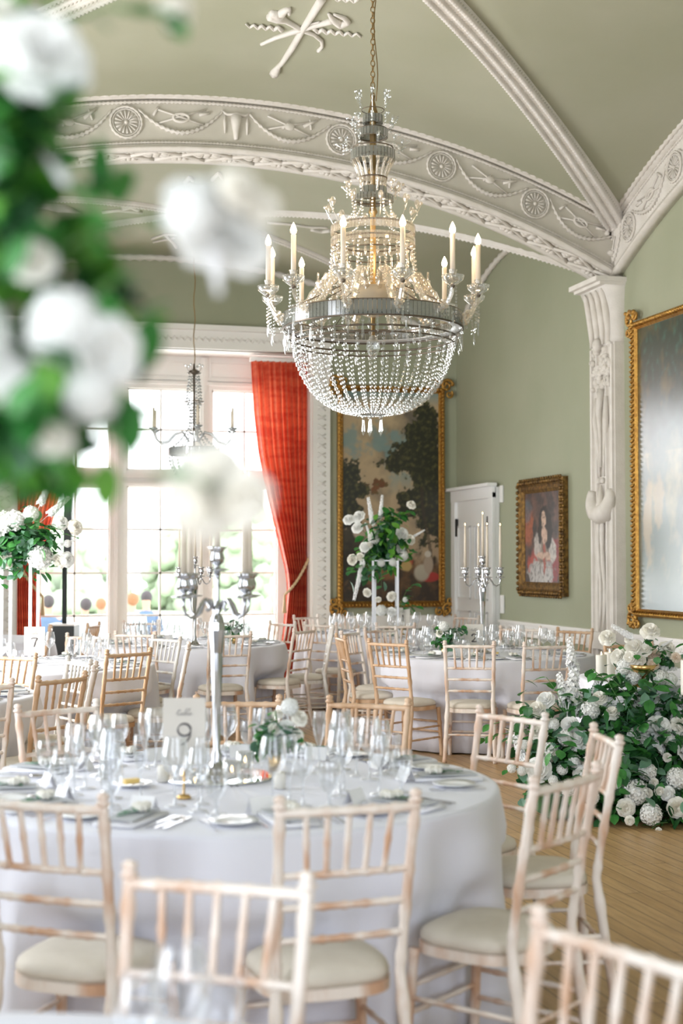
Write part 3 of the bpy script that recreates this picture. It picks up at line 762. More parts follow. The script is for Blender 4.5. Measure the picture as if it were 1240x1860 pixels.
def painting(name, label, O, U, wd, ht, N, fn, nu, nv, fw, fm, style, coat):
    # O bottom-left corner (of canvas), U unit right vector, N unit normal into the room
    o = thing(name, label, 'painting', tuple(O)); U = Vector(U); N = Vector(N); Z = Vector((0, 0, 1))
    P = lambda a, b, d=0: U*a+Z*b+N*d
    g = MB(); g.grid(lambda u, v: P(u*wd, v*ht, .03), nu, nv)
    pm = vcol_mat('oil_paint_'+name, .35, coat); me = g.mesh('canvas', pm)
    at = me.color_attributes.new('paint', 'FLOAT_COLOR', 'POINT')
    for j in range(nv+1):
        for i in range(nu+1):
            c = fn(i/nu, j/nv); at.data[j*(nu+1)+i].color = (*c, 1)
    link('canvas', me, o)
    # frame: four mitred mouldings in one mesh, profile (inset, height)
    prof = [(0, 0), (0, .035), (.25, .06), (.5, .05), (.72, .075), (1, .06), (1, 0)]
    f = MB(); nn = 1; vs = []; fs = []
    cor = [(0, 0, -1, -1), (wd, 0, 1, -1), (wd, ht, 1, 1), (0, ht, -1, 1)]
    for (a, b, sa, sb) in cor:
        for (q, h_) in prof: vs.append(P(a+sa*q*fw, b+sb*q*fw, h_))
    k = len(prof)
    for i in range(4):
        for j in range(k-1): fs.append((i*k+j, i*k+j+1, ((i+1) % 4)*k+j+1, ((i+1) % 4)*k+j))
    f.add(vs, fs); f.build('frame', fm, o, smooth=False)
    # carved ornament running round
    c = MB(); q = fw*(.62 if style == 'rope' else .8); st = .045 if style == 'rope' else .06
    segs = [((-q, -q), (wd+q, -q)), ((wd+q, -q), (wd+q, ht+q)), ((wd+q, ht+q), (-q, ht+q)), ((-q, ht+q), (-q, -q))]
    for (a, b) in segs:
        L = math.hypot(b[0]-a[0], b[1]-a[1]); n = max(2, int(L/st))
        for i in range(n):
            t = (i+.5)/n; x = a[0]+(b[0]-a[0])*t; y = a[1]+(b[1]-a[1])*t
            dx, dy = (b[0]-a[0])/L, (b[1]-a[1])/L
            if style == 'rope':
                c.tube([P(x-dx*.02-dy*fw*.3, y-dy*.02+dx*fw*.3, .055), P(x, y, .085), P(x+dx*.02+dy*fw*.3, y+dy*.02-dx*fw*.3, .055)], [.007, .016, .007], 5)
            else:
                c.ball(P(x, y, .075), (.022, .022, .024), 7, 5); c.ball(P(x+dy*.035, y-dx*.035, .06), (.016, .016, .018), 6, 4)
    c.build('carved_moulding', fm, o)
    if style == 'rope':
        for (a, b, sa, sb) in cor:
            s = MB(); cx_, cy_ = a+sa*(fw+.03), b+sb*(fw+.03)
            def sp(ox, oy, r0, turns, rot, rad):
                pts = []; nn_ = 22
                for i in range(nn_):
                    t = i/(nn_-1); r = r0*(1-t*.8); an = rot+turns*2*PI*t
                    pts.append(P(cx_+ox+r*math.cos(an), cy_+oy+r*math.sin(an), .06))
                s.tube(pts, [rad*(1-.5*i/nn_) for i in range(nn_)], 6)
            sp(sa*.0, sb*.0, .085, 1.4, 0, .022); sp(-sa*.11, sb*.03, .05, 1.3, 2, .017); sp(sa*.03, -sb*.11, .05, -1.3, 1, .017)
            for t in range(7): s.ball(P(cx_+random.uniform(-.08, .08), cy_+random.uniform(-.08, .08), .06), (.022, .022, .02), 6, 4)
            s.build('corner_scroll', fm, o)
    return o
bl = Vector((4.46, YF-.005, 1.06))
painting('landscape_painting', 'tall dark landscape painting of trees in a gilt scrolled frame on the far wall', bl, (1, 0, 0), 1.24, 2.60, (0, -1, 0), landscape, 110, 230, .075, GOLD, 'rope', .15)
painting('portrait_painting', 'portrait of a woman with long dark hair in a heavy dark gilt frame', Vector((XR-.005, 14.27, 1.33)), (0, -1, 0), .93, .96, (-1, 0, 0), portrait, 90, 100, .14, GILTDK, 'block', .2)
painting('seascape_painting', 'huge glossy misty painting in a gilt rope frame on the right wall', Vector((XR-.005, 11.58, 1.12)), (0, -1, 0), 3.0, 2.56, (-1, 0, 0), seascape, 150, 130, .07, GOLD, 'rope', 1.0)

# ================================================================== CHANDELIERS
def strand(m, pts, r, gap=1.3):
    # beads along a path
    P = [Vector(p) for p in pts]; d = 0; tot = 0; seg = []
    for a, b in zip(P, P[1:]): seg.append((a, b, (b-a).length)); tot += (b-a).length
    n = max(2, int(tot/(r*2.3*gap)))
    for i in range(n):
        t = (i+.5)/n*tot; acc = 0
        for a, b, L in seg:
            if acc+L >= t: p = a+(b-a)*((t-acc)/L); break
            acc += L
        rr = r*(1.2 if i % 2 else .9); m.ball(p, (rr, rr, rr*1.1), 6, 4)
def prism(m, p, L, r): m.lathe([(.0, -L), (r, -L*.72), (r*.55, -L*.05), (0, 0)], 6, p, cap=False); m.ball((p[0], p[1], p[2]+r*1.2), r*1.1, 6, 4)
def circ(r, z, n=48, a0=0): return [(r*math.cos(a0+2*PI*i/n), r*math.sin(a0+2*PI*i/n), z) for i in range(n)]
def band(m, r, z, h, n=90, th=.006):
    for i in range(n):
        a = 2*PI*i/n; m.box((r, 0, z), (th*2, 2*PI*r/n*.86, h), M=Matrix.Rotation(a, 4, 'Z'))
def sunburst(m, M, r):
    m.ball(M @ Vector((0, 0, 0)), r*.28, 8, 6)
    for k in range(22):
        a = 2*PI*k/22; p = M @ Vector((r*.4*math.cos(a), 0, r*.4*math.sin(a))); q = M @ Vector((r*math.cos(a), 0, r*math.sin(a)))
        m.tube([p, q], [.004, .006], 4)
def flame_bulb(m, p, s=1.0): m.lathe([(.006*s, 0), (.017*s, .012*s), (.019*s, .026*s), (.013*s, .045*s), (.005*s, .062*s), (0, .07*s)], 10, p)

def chandelier_big(x, y):
    o = thing('crystal_chandelier', 'huge crystal chandelier with lit candle lamps hanging by a chain in the foreground', 'chandelier', (x, y, 0))
    zr = 3.03
    # chain and cord
    m = MB(); z = 4.45; k = 0; ztop = zv(x, y)
    while z < ztop:
        a = PI/2 if k % 2 else 0; pts = []
        for i in range(10):
            t = 2*PI*i/10; pts.append((.013*math.cos(t)*math.cos(a), .013*math.cos(t)*math.sin(a), z+.022*math.sin(t)))
        m.tube(pts, .0035, 5, closed=True); z += .034; k += 1
    m.build('chain', BRASS, o)
    MB().tube([(.02+.012*math.sin(i*.8), 0, 4.42+i*(ztop-4.42)/16) for i in range(17)], .0035, 5).build('cord', BRASS, o)
    # stem
    m = MB(); m.lathe([(.012, 2.95), (.016, 3.1), (.03, 3.12), (.02, 3.2), (.018, 3.7), (.03, 3.72), (.018, 3.75), (.016, 3.95), (.035, 3.97), (.02, 4.0), (.02, 4.3), (.035, 4.33), (.012, 4.42), (.012, 4.45)], 12)
    m.build('stem', BRASS, o)
    m = MB(); m.lathe([(.02, 3.06), (.12, 3.10), (.155, 3.17), (.16, 3.24), (.13, 3.245), (.03, 3.24)], 24); m.build('bowl', ALAB, o)
    # metal rings
    for r, z, t in ((.555, zr+.045, .006), (.555, zr-.045, .006), (.52, zr-.10, .006), (.50, zr-.135, .005), (.38, zr+.0, .007), (.255, 3.62, .005), (.255, 3.53, .005), (.25, 3.46, .004), (.12, 3.80, .006), (.085, 3.93, .006), (.13, 4.06, .006), (.125, 4.12, .004), (.085, 4.19, .006), (.085, 4.24, .004), (.055, 4.30, .005), (.07, 4.36, .003)):
        MB().tube(circ(r, z, 64), t, 6, closed=True).build('ring', LEADM, o)
    m = MB(); m.lathe([(.545, zr-.04), (.49, zr-.035), (.49, zr-.03), (.545, zr-.03)], 64, cap=False); m.build('ring_plate', mat('frosted_metal', (.62, .64, .66), .35, .6), o)
    m = MB(); band(m, .557, zr, .085, 130); m.build('prism_band', PRISM, o, smooth=False)
    m = MB(); band(m, .38, zr+.0, .03, 60); m.build('prism_band', PRISM, o, smooth=False)
    WB = CRYSTW
    for (r, z, h, n) in ((.257, 3.60, .05, 70), (.257, 3.525, .045, 70)): m = MB(); band(m, r, z, h, n); m.build('prism_band', WB, o, smooth=False)
    for (r, z, h, n) in ((.122, 3.80, .035, 34), (.132, 4.07, .06, 36), (.087, 4.21, .05, 26), (.057, 4.30, .05, 18)): m = MB(); band(m, r, z, h, n); m.build('prism_band', PRISM, o, smooth=False)
    # bell of glass rods
    m = MB()
    for k in range(16):
        a = 2*PI*k/16; c_, s_ = math.cos(a), math.sin(a)
        pts = [(r*c_, r*s_, z) for r, z in ((.13, 4.045), (.105, 4.00), (.085, 3.95), (.077, 3.90), (.077, 3.86))]
        m.tube(pts, [.011, .010, .009, .009, .009], 5); 
    m.build('glass_bell', CRYSTW, o)
    m = MB(); band(m, .08, 3.845, .05, 16); m.build('glass_bell', PRISM, o, smooth=False)
    # hanging bowl of bead strands
    NS = 40
    for k in range(NS):
        a = 2*PI*k/NS; c_, s_ = math.cos(a), math.sin(a); pts = []
        for i in range(13):
            t = i/12; r = .50*math.cos(t*PI/2*.93)**.80; zz = (zr-.10)-(.47)*math.sin(t*PI/2*.97)**1.15
            pts.append((r*c_, r*s_, zz))
        m = MB(); strand(m, pts, .0100); m.build('bead_strand', CRYST, o, smooth=False)
    # finial leaves and pendants at the bottom
    m = MB()
    for k in range(20):
        a = 2*PI*k/20; m.tube([(.02*math.cos(a), .02*math.sin(a), 2.455), (.07*math.cos(a), .07*math.sin(a), 2.465), (.15*math.cos(a), .15*math.sin(a), 2.50)], [.004, .012, .004], 5)
    m.build('finial', PRISM, o, smooth=False)
    for k in range(5):
        a = 2*PI*k/5+.4; m = MB(); prism(m, (.06*math.cos(a), .06*math.sin(a), 2.43), .105, .012); m.build('pendant', CRYST, o, smooth=False)
    # pendants round the main ring
    for k in range(40):
        a = 2*PI*(k+.5)/40; m = MB(); prism(m, (.55*math.cos(a), .55*math.sin(a), zr-.07-(.02 if k % 2 else 0)), .10 if k % 2 else .085, .009); m.build('pendant', CRYST, o, smooth=False)
    for k in range(18):
        a = 2*PI*(k+.5)/18; m = MB(); prism(m, (.38*math.cos(a), .38*math.sin(a), zr-.03), .07, .010); m.build('pendant', CRYST, o, smooth=False)
    # inner hanging ball
    m = MB(); m.lathe([(0, 2.80), (.03, 2.83), (.045, 2.87), (.04, 2.91), (.012, 2.95), (.01, 3.0)], 10); m.build('crystal_ball', CRYST, o, smooth=False)
    # upper tier strands down to the arms
    for k in range(20):
        a = 2*PI*k/20; c_, s_ = math.cos(a), math.sin(a)
        m = MB(); strand(m, [(.255*c_, .255*s_, 3.50), (.262*c_, .262*s_, 3.42), (.27*c_, .27*s_, 3.32), (.285*c_, .285*s_, 3.22)], .008); m.build('bead_strand', CRYSTW, o, smooth=False)
        m = MB(); prism(m, (.24*math.cos(a+.15), .24*math.sin(a+.15), 3.485), .085, .008); m.build('prism_drop', CRYSTW, o, smooth=False)
    for k in range(10):
        a = 2*PI*k/10; c_, s_ = math.cos(a), math.sin(a)
        m = MB(); strand(m, [(.11*c_, .11*s_, 3.79), (.12*c_, .12*s_, 3.72), (.17*c_, .17*s_, 3.66), (.25*c_, .25*s_, 3.64)], .007); m.build('bead_strand', CRYSTW, o, smooth=False)
    # sprays: curled wires with drops
    def spray(r, z, n, h, out, mt, size):
        for k in range(n):
            a = 2*PI*k/n+.2; c_, s_ = math.cos(a), math.sin(a); m = MB(); q = []
            for i in range(9):
                t = i/8; q.append(((r+out*math.sin(t*PI*.8))*c_, (r+out*math.sin(t*PI*.8))*s_, z+h*math.sin(t*PI*.62)))
            m.tube(q, .0025, 4); e = q[-1]; m.ball(e, (size, size, size*1.5), 7, 5); m.ball(q[5], size*.7, 6, 4)
            strand(m, [(e[0], e[1], e[2]-size), (e[0], e[1], e[2]-size-.06)], .006)
            m.build('crystal_spray', mt, o, smooth=False)
    spray(.24, 3.64, 10, .13, .06, CRYSTW, .018); spray(.12, 3.82, 10, .07, .07, CRYSTW, .014); spray(.12, 4.10, 10, .06, .11, CRYST, .012)
    spray(.08, 4.22, 9, .09, .08, CRYST, .012); spray(.05, 4.33, 6, .14, .07, CRYST, .014)
    # ring hangers
    for k in range(8):
        a = 2*PI*k/8+.2; MB().tube([(.2*math.cos(a), .2*math.sin(a), 3.25), (.55*math.cos(a), .55*math.sin(a), zr+.05)], .003, 4).build('hanger_wire', LEADM, o)
    # arms
    heading = math.atan2(-y, -x)   # direction towards the camera
    for k in range(12):
        a = heading+math.radians(15+30*k); c_, s_ = math.cos(a), math.sin(a)
        path = [(.10, 3.12), (.15, 3.24), (.22, 3.32), (.29, 3.31), (.36, 3.22), (.43, 3.12), (.50, 3.06), (.57, 3.04), (.62, 3.07), (.65, 3.12), (.66, 3.18)]
        P = []
        for (r0, za_), (r1_, zb_) in zip(path, path[1:]):
            for i in range(3): t = i/3; P.append((r0+(r1_-r0)*t, za_+(zb_-za_)*t))
        P.append(path[-1]); pts = [(r*c_, r*s_, z) for r, z in P]
        m = MB(); m.tube(pts, [.020*(1+.22*(1 if i % 2 else -1)) if i < 24 else .014 for i in range(len(pts))], 6)
        for sg in (-1, 1): strand(m, [(p[0]-s_*.022*sg, p[1]+c_*.022*sg, p[2]+.008) for p in pts[3:24]], .0085)
        arm = m.build('arm', CRYSTW, o, smooth=False)
        px_, py_ = .66*c_, .66*s_
        m = MB(); m.lathe([(.012, 3.165), (.03, 3.175), (.062, 3.20), (.068, 3.225), (.060, 3.228), (.05, 3.20), (.02, 3.195), (.02, 3.24), (.026, 3.26)], 18, (px_, py_, 0), cap=False); m.build('drip_pan', CRYST, arm)
        MB().ball((px_, py_, 3.165), (.016, .016, .016)).build('drip_pan_nut', LEADM, arm)
        m = MB(); m.lathe([(.0155, 3.20), (.0155, 3.47), (.008, 3.475)], 12, (px_, py_, 0)); m.build('candle_tube', CANDLE, arm)
        m = MB(); flame_bulb(m, (px_, py_, 3.472), 1.05); m.build('bulb', BULB, arm)
        m = MB()
        for da in (-.05, .05): strand(m, [((.655)*math.cos(a+da), .655*math.sin(a+da), 3.17), ((.66)*math.cos(a+da), .66*math.sin(a+da), 3.04), (.655*math.cos(a+da), .655*math.sin(a+da), 2.98)], .007)
        prism(m, (.66*c_, .66*s_, 3.0), .09, .008); strand(m, [(.62*c_, .62*s_, 3.06), (.60*c_, .60*s_, 3.0), (.56*c_, .56*s_, 3.0)], .007)
        m.build('crystal_drop', CRYST, arm, smooth=False)
        if k % 2 == 0:
            a2 = a+math.radians(15); Mx = Matrix.Translation((.34*math.cos(a2), .34*math.sin(a2), 3.28)) @ Matrix.Rotation(a2-PI/2, 4, 'Z'); m = MB(); sunburst(m, Mx, .062); m.build('sunburst', CRYSTW, o, smooth=False)
    for k in range(6):
        a = heading+math.radians(30+60*k)
        L = bpy.data.lights.new('chandelier_lamp', 'POINT'); L.energy = 3.2; L.color = (1, .70, .42); L.shadow_soft_size = .05
        lo = bpy.data.objects.new('lamp_light', L); COL.objects.link(lo); lo.parent = o; lo.location = (.66*math.cos(a), .66*math.sin(a), 3.56)
    L = bpy.data.lights.new('chandelier_core', 'POINT'); L.energy = 1.2; L.color = (1, .70, .42); L.shadow_soft_size = .05
    lo = bpy.data.objects.new('lamp_light', L); COL.objects.link(lo); lo.parent = o; lo.location = (.05, -.09, 3.40)
    return o
chandelier_big(2.41, 8.24)

def chandelier_small(x, y):
    o = thing('crystal_chandelier', 'smaller crystal chandelier hanging on a thin cord before the bright window', 'chandelier', (x, y, 0))
    zt = zw(x, y)
    MB().tube([(.008*math.sin(i*1.3), 0, 3.60+i*(zt-3.60)/20) for i in range(21)], .006, 5).build('cord', BRASS, o)
    m = MB(); m.lathe([(.01, 2.7), (.012, 3.5), (.05, 3.52), (.055, 3.545), (.015, 3.56), (.008, 3.62)], 10); m.build('stem', LEADM, o)
    for r, z in ((.26, 2.73), (.26, 2.66), (.07, 3.52), (.10, 3.22)): MB().tube(circ(r, z, 40), .006, 5, closed=True).build('ring', LEADM, o)
    m = MB(); band(m, .262, 2.695, .07, 60); m.build('prism_band', PRISM, o, smooth=False)
    for k in range(18):
        a = 2*PI*k/18; c_, s_ = math.cos(a), math.sin(a)
        m = MB(); strand(m, [(.26*c_, .26*s_, 2.65), (.24*c_, .24*s_, 2.55), (.16*c_, .16*s_, 2.42), (.03*c_, .03*s_, 2.33)], .012); m.build('bead_strand', CRYST, o, smooth=False)
    for k in range(9):
        a = 2*PI*k/9; c_, s_ = math.cos(a), math.sin(a)
        m = MB(); strand(m, [(.05*c_, .05*s_, 3.50), (.07*c_, .07*s_, 3.35), (.08*c_, .08*s_, 3.22), (.04*c_, .04*s_, 3.12), (.05*c_, .05*s_, 2.95), (.16*c_, .16*s_, 2.80), (.25*c_, .25*s_, 2.73)], .011); m.build('bead_strand', CRYST, o, smooth=False)
    for k in range(6):
        a = 2*PI*k/6; m = MB(); m.tube([(.05*math.cos(a), .05*math.sin(a), 3.53), (.09*math.cos(a), .09*math.sin(a), 3.60)], .003, 4); m.ball((.09*math.cos(a), .09*math.sin(a), 3.60), .014); m.build('crystal_spray', CRYST, o, smooth=False)
    hd = math.atan2(-y, -x)
    for dg in (5, 68, 112, -75, -110, 180):
        a = hd+math.radians(dg); c_, s_ = math.cos(a), math.sin(a); r = .43
        m = MB(); m.tube([(q*c_, q*s_, z) for q, z in ((.05, 2.80), (.12, 2.90), (.20, 2.88), (.28, 2.80), (.36, 2.78), (.41, 2.83), (.43, 2.90))], .012, 6); arm = m.build('arm', CRYST, o, smooth=False)
        m = MB(); m.lathe([(.012, 2.90), (.055, 2.93), (.05, 2.935), (.015, 2.925)], 14, (r*c_, r*s_, 0), cap=False); m.build('drip_pan', PRISM, arm)
        m = MB(); m.lathe([(.014, 2.93), (.011, 3.14)], 8, (r*c_, r*s_, 0)); m.build('candle_tube', CANDLE, arm)
    return o
_c, _p = CRYST, PRISM
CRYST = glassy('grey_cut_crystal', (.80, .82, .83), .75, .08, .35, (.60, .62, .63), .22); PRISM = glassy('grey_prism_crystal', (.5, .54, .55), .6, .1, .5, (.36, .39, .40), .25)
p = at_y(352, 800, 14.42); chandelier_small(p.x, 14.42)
CRYST, PRISM = _c, _p

# ================================================================== CHAIRS
def nod(n, r, every=4, amp=.28): return [r*(1+amp) if i % every == 0 else r for i in range(n)]
def path3(keys, n):
    P = []
    for i in range(n):
        t = i/(n-1)*(len(keys)-1); k = min(int(t), len(keys)-2); f = t-k
        a, b = keys[k], keys[k+1]; P.append(tuple(a[j]+(b[j]-a[j])*f for j in range(3)))
    return P
def bamboo(m, keys, r, every=4, n=25, amp=.25): m.tube(path3(keys, n), nod(n, r, every, amp), 7)
def back_y(z): return -.185-.085*max(0, (z-.44)/.48)**1.15
def make_chair(tone, label):
    wm = WOOD[tone]; o = thing('chiavari_chair', label, 'chair')
    for s in (-1, 1):
        m = MB(); zs = [0, .1, .22, .34, .44, .52, .60, .68, .76, .84, .905]
        keys = [(s*(.195-.02*min(z/.44, 1)+.014*max(0, (z-.44)/.46)), (-.245+.06*(z/.44)) if z < .44 else back_y(z), z) for z in zs]
        P = path3(keys, 41); m.tube(P, [(.0145+.003*math.sin(PI*min(1, i/20)))*(1.22 if i % 6 == 0 or i % 6 == 1 and i % 12 == 1 else 1) for i in range(41)], 8)
        e = P[-1]; m.lathe([(.013, 0), (.019, .004), (.020, .010), (.012, .016), (.017, .022), (.016, .032), (.006, .038), (0, .039)], 9, e)
        m.build('back_post', wm, o)
        m = MB(); bamboo(m, [(s*.192, .18, 0), (s*.187, .17, .2), (s*.178, .155, .385)], .0165, 6, 19, .2); m.build('leg', wm, o)
    for z in (.895, .725, .638, .548):
        x = .163+.028*(z-.44)/.46; y = back_y(z)
        m = MB(); bamboo(m, [(-x, y, z), (-x*.5, y-.008, z), (0, y-.010, z), (x*.5, y-.008, z), (x, y, z)], .0125 if z > .85 else .0095, 4, 25, .28); m.build('rail', wm, o)
    for k in range(5):
        xt = (-2+k)*.060; xb = (-2+k)*.054
        m = MB(); bamboo(m, [(xt, back_y(.895)-.008, .895), ((xt+xb)/2, back_y(.81)-.008, .81), (xb, back_y(.725)-.008, .725)], .0085, 5, 11, .25); m.build('spindle', wm, o)
    def sup(t, a, b, e=3.2):
        c, s = math.cos(t), math.sin(t); return (a*math.copysign(abs(c)**(2/e), c), b*math.copysign(abs(s)**(2/e), s))
    def ringm(a, b, z0, z1_, nn=36):
        v = []; f = []
        for (aa, bb, zz) in ((a, b, z0), (a, b, z1_), (a-.03, b-.03, z1_), (a-.03, b-.03, z0)):
            for k in range(nn): x, y = sup(2*PI*k/nn, aa, bb); v.append((x*(1+.06*(y/b)), y, zz))
        for r in range(4):
            for k in range(nn): f.append((r*nn+k, r*nn+(k+1) % nn, ((r+1) % 4)*nn+(k+1) % nn, ((r+1) % 4)*nn+k))
        return v, f
    m = MB(); m.add(*ringm(.192, .182, .375, .406)); m.build('seat_frame', wm, o, smooth=False)
    m = MB(); v = []; nn = 36; prof = [(1.0, .407), (1.03, .422), (1.0, .438), (.9, .450), (.6, .458), (.3, .461)]
    for (s_, zz) in prof:
        for k in range(nn): x, y = sup(2*PI*k/nn, .185*s_, .175*s_); v.append((x*(1+.06*(y/.19)), y, zz))
    f = [(i*nn+k, i*nn+(k+1) % nn, (i+1)*nn+(k+1) % nn, (i+1)*nn+k) for i in range(len(prof)-1) for k in range(nn)]
    f.append(tuple((len(prof)-1)*nn+k for k in range(nn))); f.append(tuple(range(nn))[::-1]); m.add(v, f); m.build('seat_pad', CREAMSEAT, o)
    for z, inner in ((.24, 0), (.15, 0)):
        for s in (-1, 1):
            m = MB(); bamboo(m, [(s*.182, -.21, z), (s*.187, 0, z), (s*.187, .172, z)], .008, 4, 17, .25); m.build('stretcher', wm, o)
    for (z, y) in ((.27, .168), (.19, .17), (.21, -.212)):
        m = MB(); bamboo(m, [(-.185, y, z), (0, y, z), (.185, y, z)], .008, 4, 17, .25); m.build('stretcher', wm, o)
    return o

TB = {}   # name -> (L, D, r)
def deft(name, px, D, r): TB[name] = (pxL(px, D), D, r)
deft('9', 418, 5.0, .95); deft('2', 878, 12.0, .93); deft('1', 700, 15.2, .93); deft('5', 343, 13.5, .93); deft('7', 58, 10.7, .93)
TB['left'] = (-2.66, 8.25, .85); TB['farleft'] = (-3.85, 14.2, .90); TB['near'] = (-.58, 1.55, .93); TB['sweet'] = (2.43, 9.55, .80)
protos = {}
CH = [  # table, px of back centre, depth, tone, label
 ('9', 631, 3.70, 'lime', 'limewashed chair at the front of the nearest table, right of the nearest blurred chair'),
 ('9', 82, 3.75, 'lime', 'limewashed chair at the front of the nearest table, cut by the left picture edge'),
 ('9', 1022, 4.12, 'lime', 'limewashed chair turned sideways with cream seat showing, at the near right of the nearest table'),
 ('9', 1096, 5.12, 'lime', 'limewashed chair seen almost edge on before the floor flowers'),
 ('9', 931, 5.79, 'lime', 'limewashed chair at the back right of the nearest table, before the floor flowers'),
 ('9', 668, 6.4, 'tan', 'brown-washed chair back behind the wine glasses at the far side of the nearest table'),
 ('9', 430, 6.4, 'tan', 'brown-washed chair back directly behind the large candelabra stem'),
 ('9', 112, 6.1, 'lime', 'limewashed chair back behind the left wine glasses of the nearest table'),
 ('near', 391, 2.81, 'lime', 'nearest blurred whitish chair back at the bottom centre of the picture'),
 ('near', 1118, 2.34, 'lime', 'blurred pinkish chair back in the bottom right corner'),
 ('left', 22, 9.4, 'tan', 'honey-coloured chair back cut by the left picture edge below the number 7 card'),
 ('left', -40, 6.8, 'lime', 'chair of which one post and rail end show at the left picture edge'),
 ('left', 117, 7.66, 'tan', 'reddish tan chair turned sideways at the right of the partly seen left table'),
 ('left', 144, 8.9, 'pale', 'pale chair turned sideways just behind the reddish tan one'),
 ('left', 173, 8.4, 'lime', 'limewashed chair seen edge on just right of the reddish tan one'),
 ('7', 233, 9.88, 'tan', 'honey-coloured chair with its back to us right of the left table with a card'),
 ('7', 158, 11.8, 'lime', 'chair behind the glasses at the far side of the left table with a number card'),
 ('7', 303, 11.3, 'pale', 'silvery white chair leaning right between two tables left of the candelabra'),
 ('7', 342, 10.7, 'lime', 'chair seen edge on just above the number 9 card'),
 ('5', 247, 12.3, 'lime', 'chair back standing below the wide mullion of the window'),
 ('5', 418, 12.2, 'lime', 'chair with cream seat and its back to us right behind the candelabra stem'),
 ('5', 393, 14.5, 'lime', 'far chair mostly hidden by the candelabra, against the window'),
 ('5', 255, 14.6, 'lime', 'far chair against the middle window light'),
 ('5', 512, 14.3, 'lime', 'far chair just left of the foot of the right curtain'),
 ('5', 553, 13.0, 'lime', 'chair with cream seat facing left in front of the foot of the right curtain'),
 ('5', 603, 13.8, 'pale', 'white chair seen edge on facing left, right of the curtain'),
 ('farleft', 92, 13.3, 'tan', 'tan chair seen edge on right of the number 7 card'),
 ('farleft', 171, 13.8, 'tan', 'tan chair right of the black loudspeaker base'),
 ('1', 556, 15.6, 'lime', 'far chair with its back against the right curtain foot'),
 ('1', 582, 14.6, 'lime', 'second far chair beside the right curtain foot, nearer to the middle table'),
 ('1', 636, 16.2, 'lime', 'far chair under the left corner scroll of the tall landscape painting'),
 ('1', 720, 14.0, 'lime', 'chair with its back to us below the blank ivory card'),
 ('1', 846, 15.7, 'lime', 'far chair before the white door'),
 ('2', 619, 11.75, 'tan', 'tan chair turned sideways at the left of the table before the door'),
 ('2', 636, 12.4, 'lime', 'pale chair just behind the sideways tan chair left of the table before the door'),
 ('2', 691, 13.1, 'lime', 'chair far left of the table before the door, behind the tan chair with cream seat'),
 ('2', 704, 11.0, 'tan', 'honey-coloured chair with cream seat at the front left of the table before the door'),
 ('2', 849, 10.8, 'lime', 'chair with its back straight to us at the front of the table before the door'),
 ('2', 992, 10.6, 'lime', 'chair before the door table half hidden by the white delphiniums'),
 ('2', 1044, 12.9, 'tan', 'brown chair back against the wall rail, far right of the table before the door'),
 ('2', 946, 13.3, 'lime', 'far chair of the table before the door right of the door behind the glasses'),
 ('sweet', 1138, 11.0, 'tan', 'chair behind the flower bowl on the small table at the right'),
]
CHPOS = []
for (tn, px, D, tone, label) in CH:
    Lt, Dt, r = TB[tn]; u = (px-620)/F
    Rc = math.hypot(u*D-Lt, D-Dt); Rc = min(max(Rc, r+.33), r+.46)
    A = u*u+1; B = -2*(u*Lt+Dt); C = Lt*Lt+Dt*Dt-Rc*Rc; dis = B*B-4*A*C
    if dis < 0: Ds = -B/(2*A)
    else:
        q = [(-B-math.sqrt(dis))/(2*A), (-B+math.sqrt(dis))/(2*A)]; Ds = min(q, key=lambda t: abs(t-D))
    top = W(u*Ds, Ds); cen = W(Lt, Dt); f = (cen-top); f.z = 0; f.normalize()
    if 'edge on' in label and tn != '9':
        v_ = Vector((top.x, top.y, 0)).normalized(); g_ = Vector((v_.y, -v_.x, 0)); f = g_ if g_.dot(f) > 0 else -g_
    loc = top+f*.265; rz = math.atan2(f.y, f.x)-PI/2+random.uniform(-.05, .05)
    if tone not in protos: protos[tone] = make_chair(tone, label); c = protos[tone]; c.location = loc; c.rotation_euler = (0, 0, rz)
    else: c = copy_tree(protos[tone], loc, rz, label)
    c['group'] = 'spindle-back banquet chairs'
    CHPOS.append((tn, math.atan2(top.y-cen.y, top.x-cen.x), (top-cen).length, len(CHPOS)))

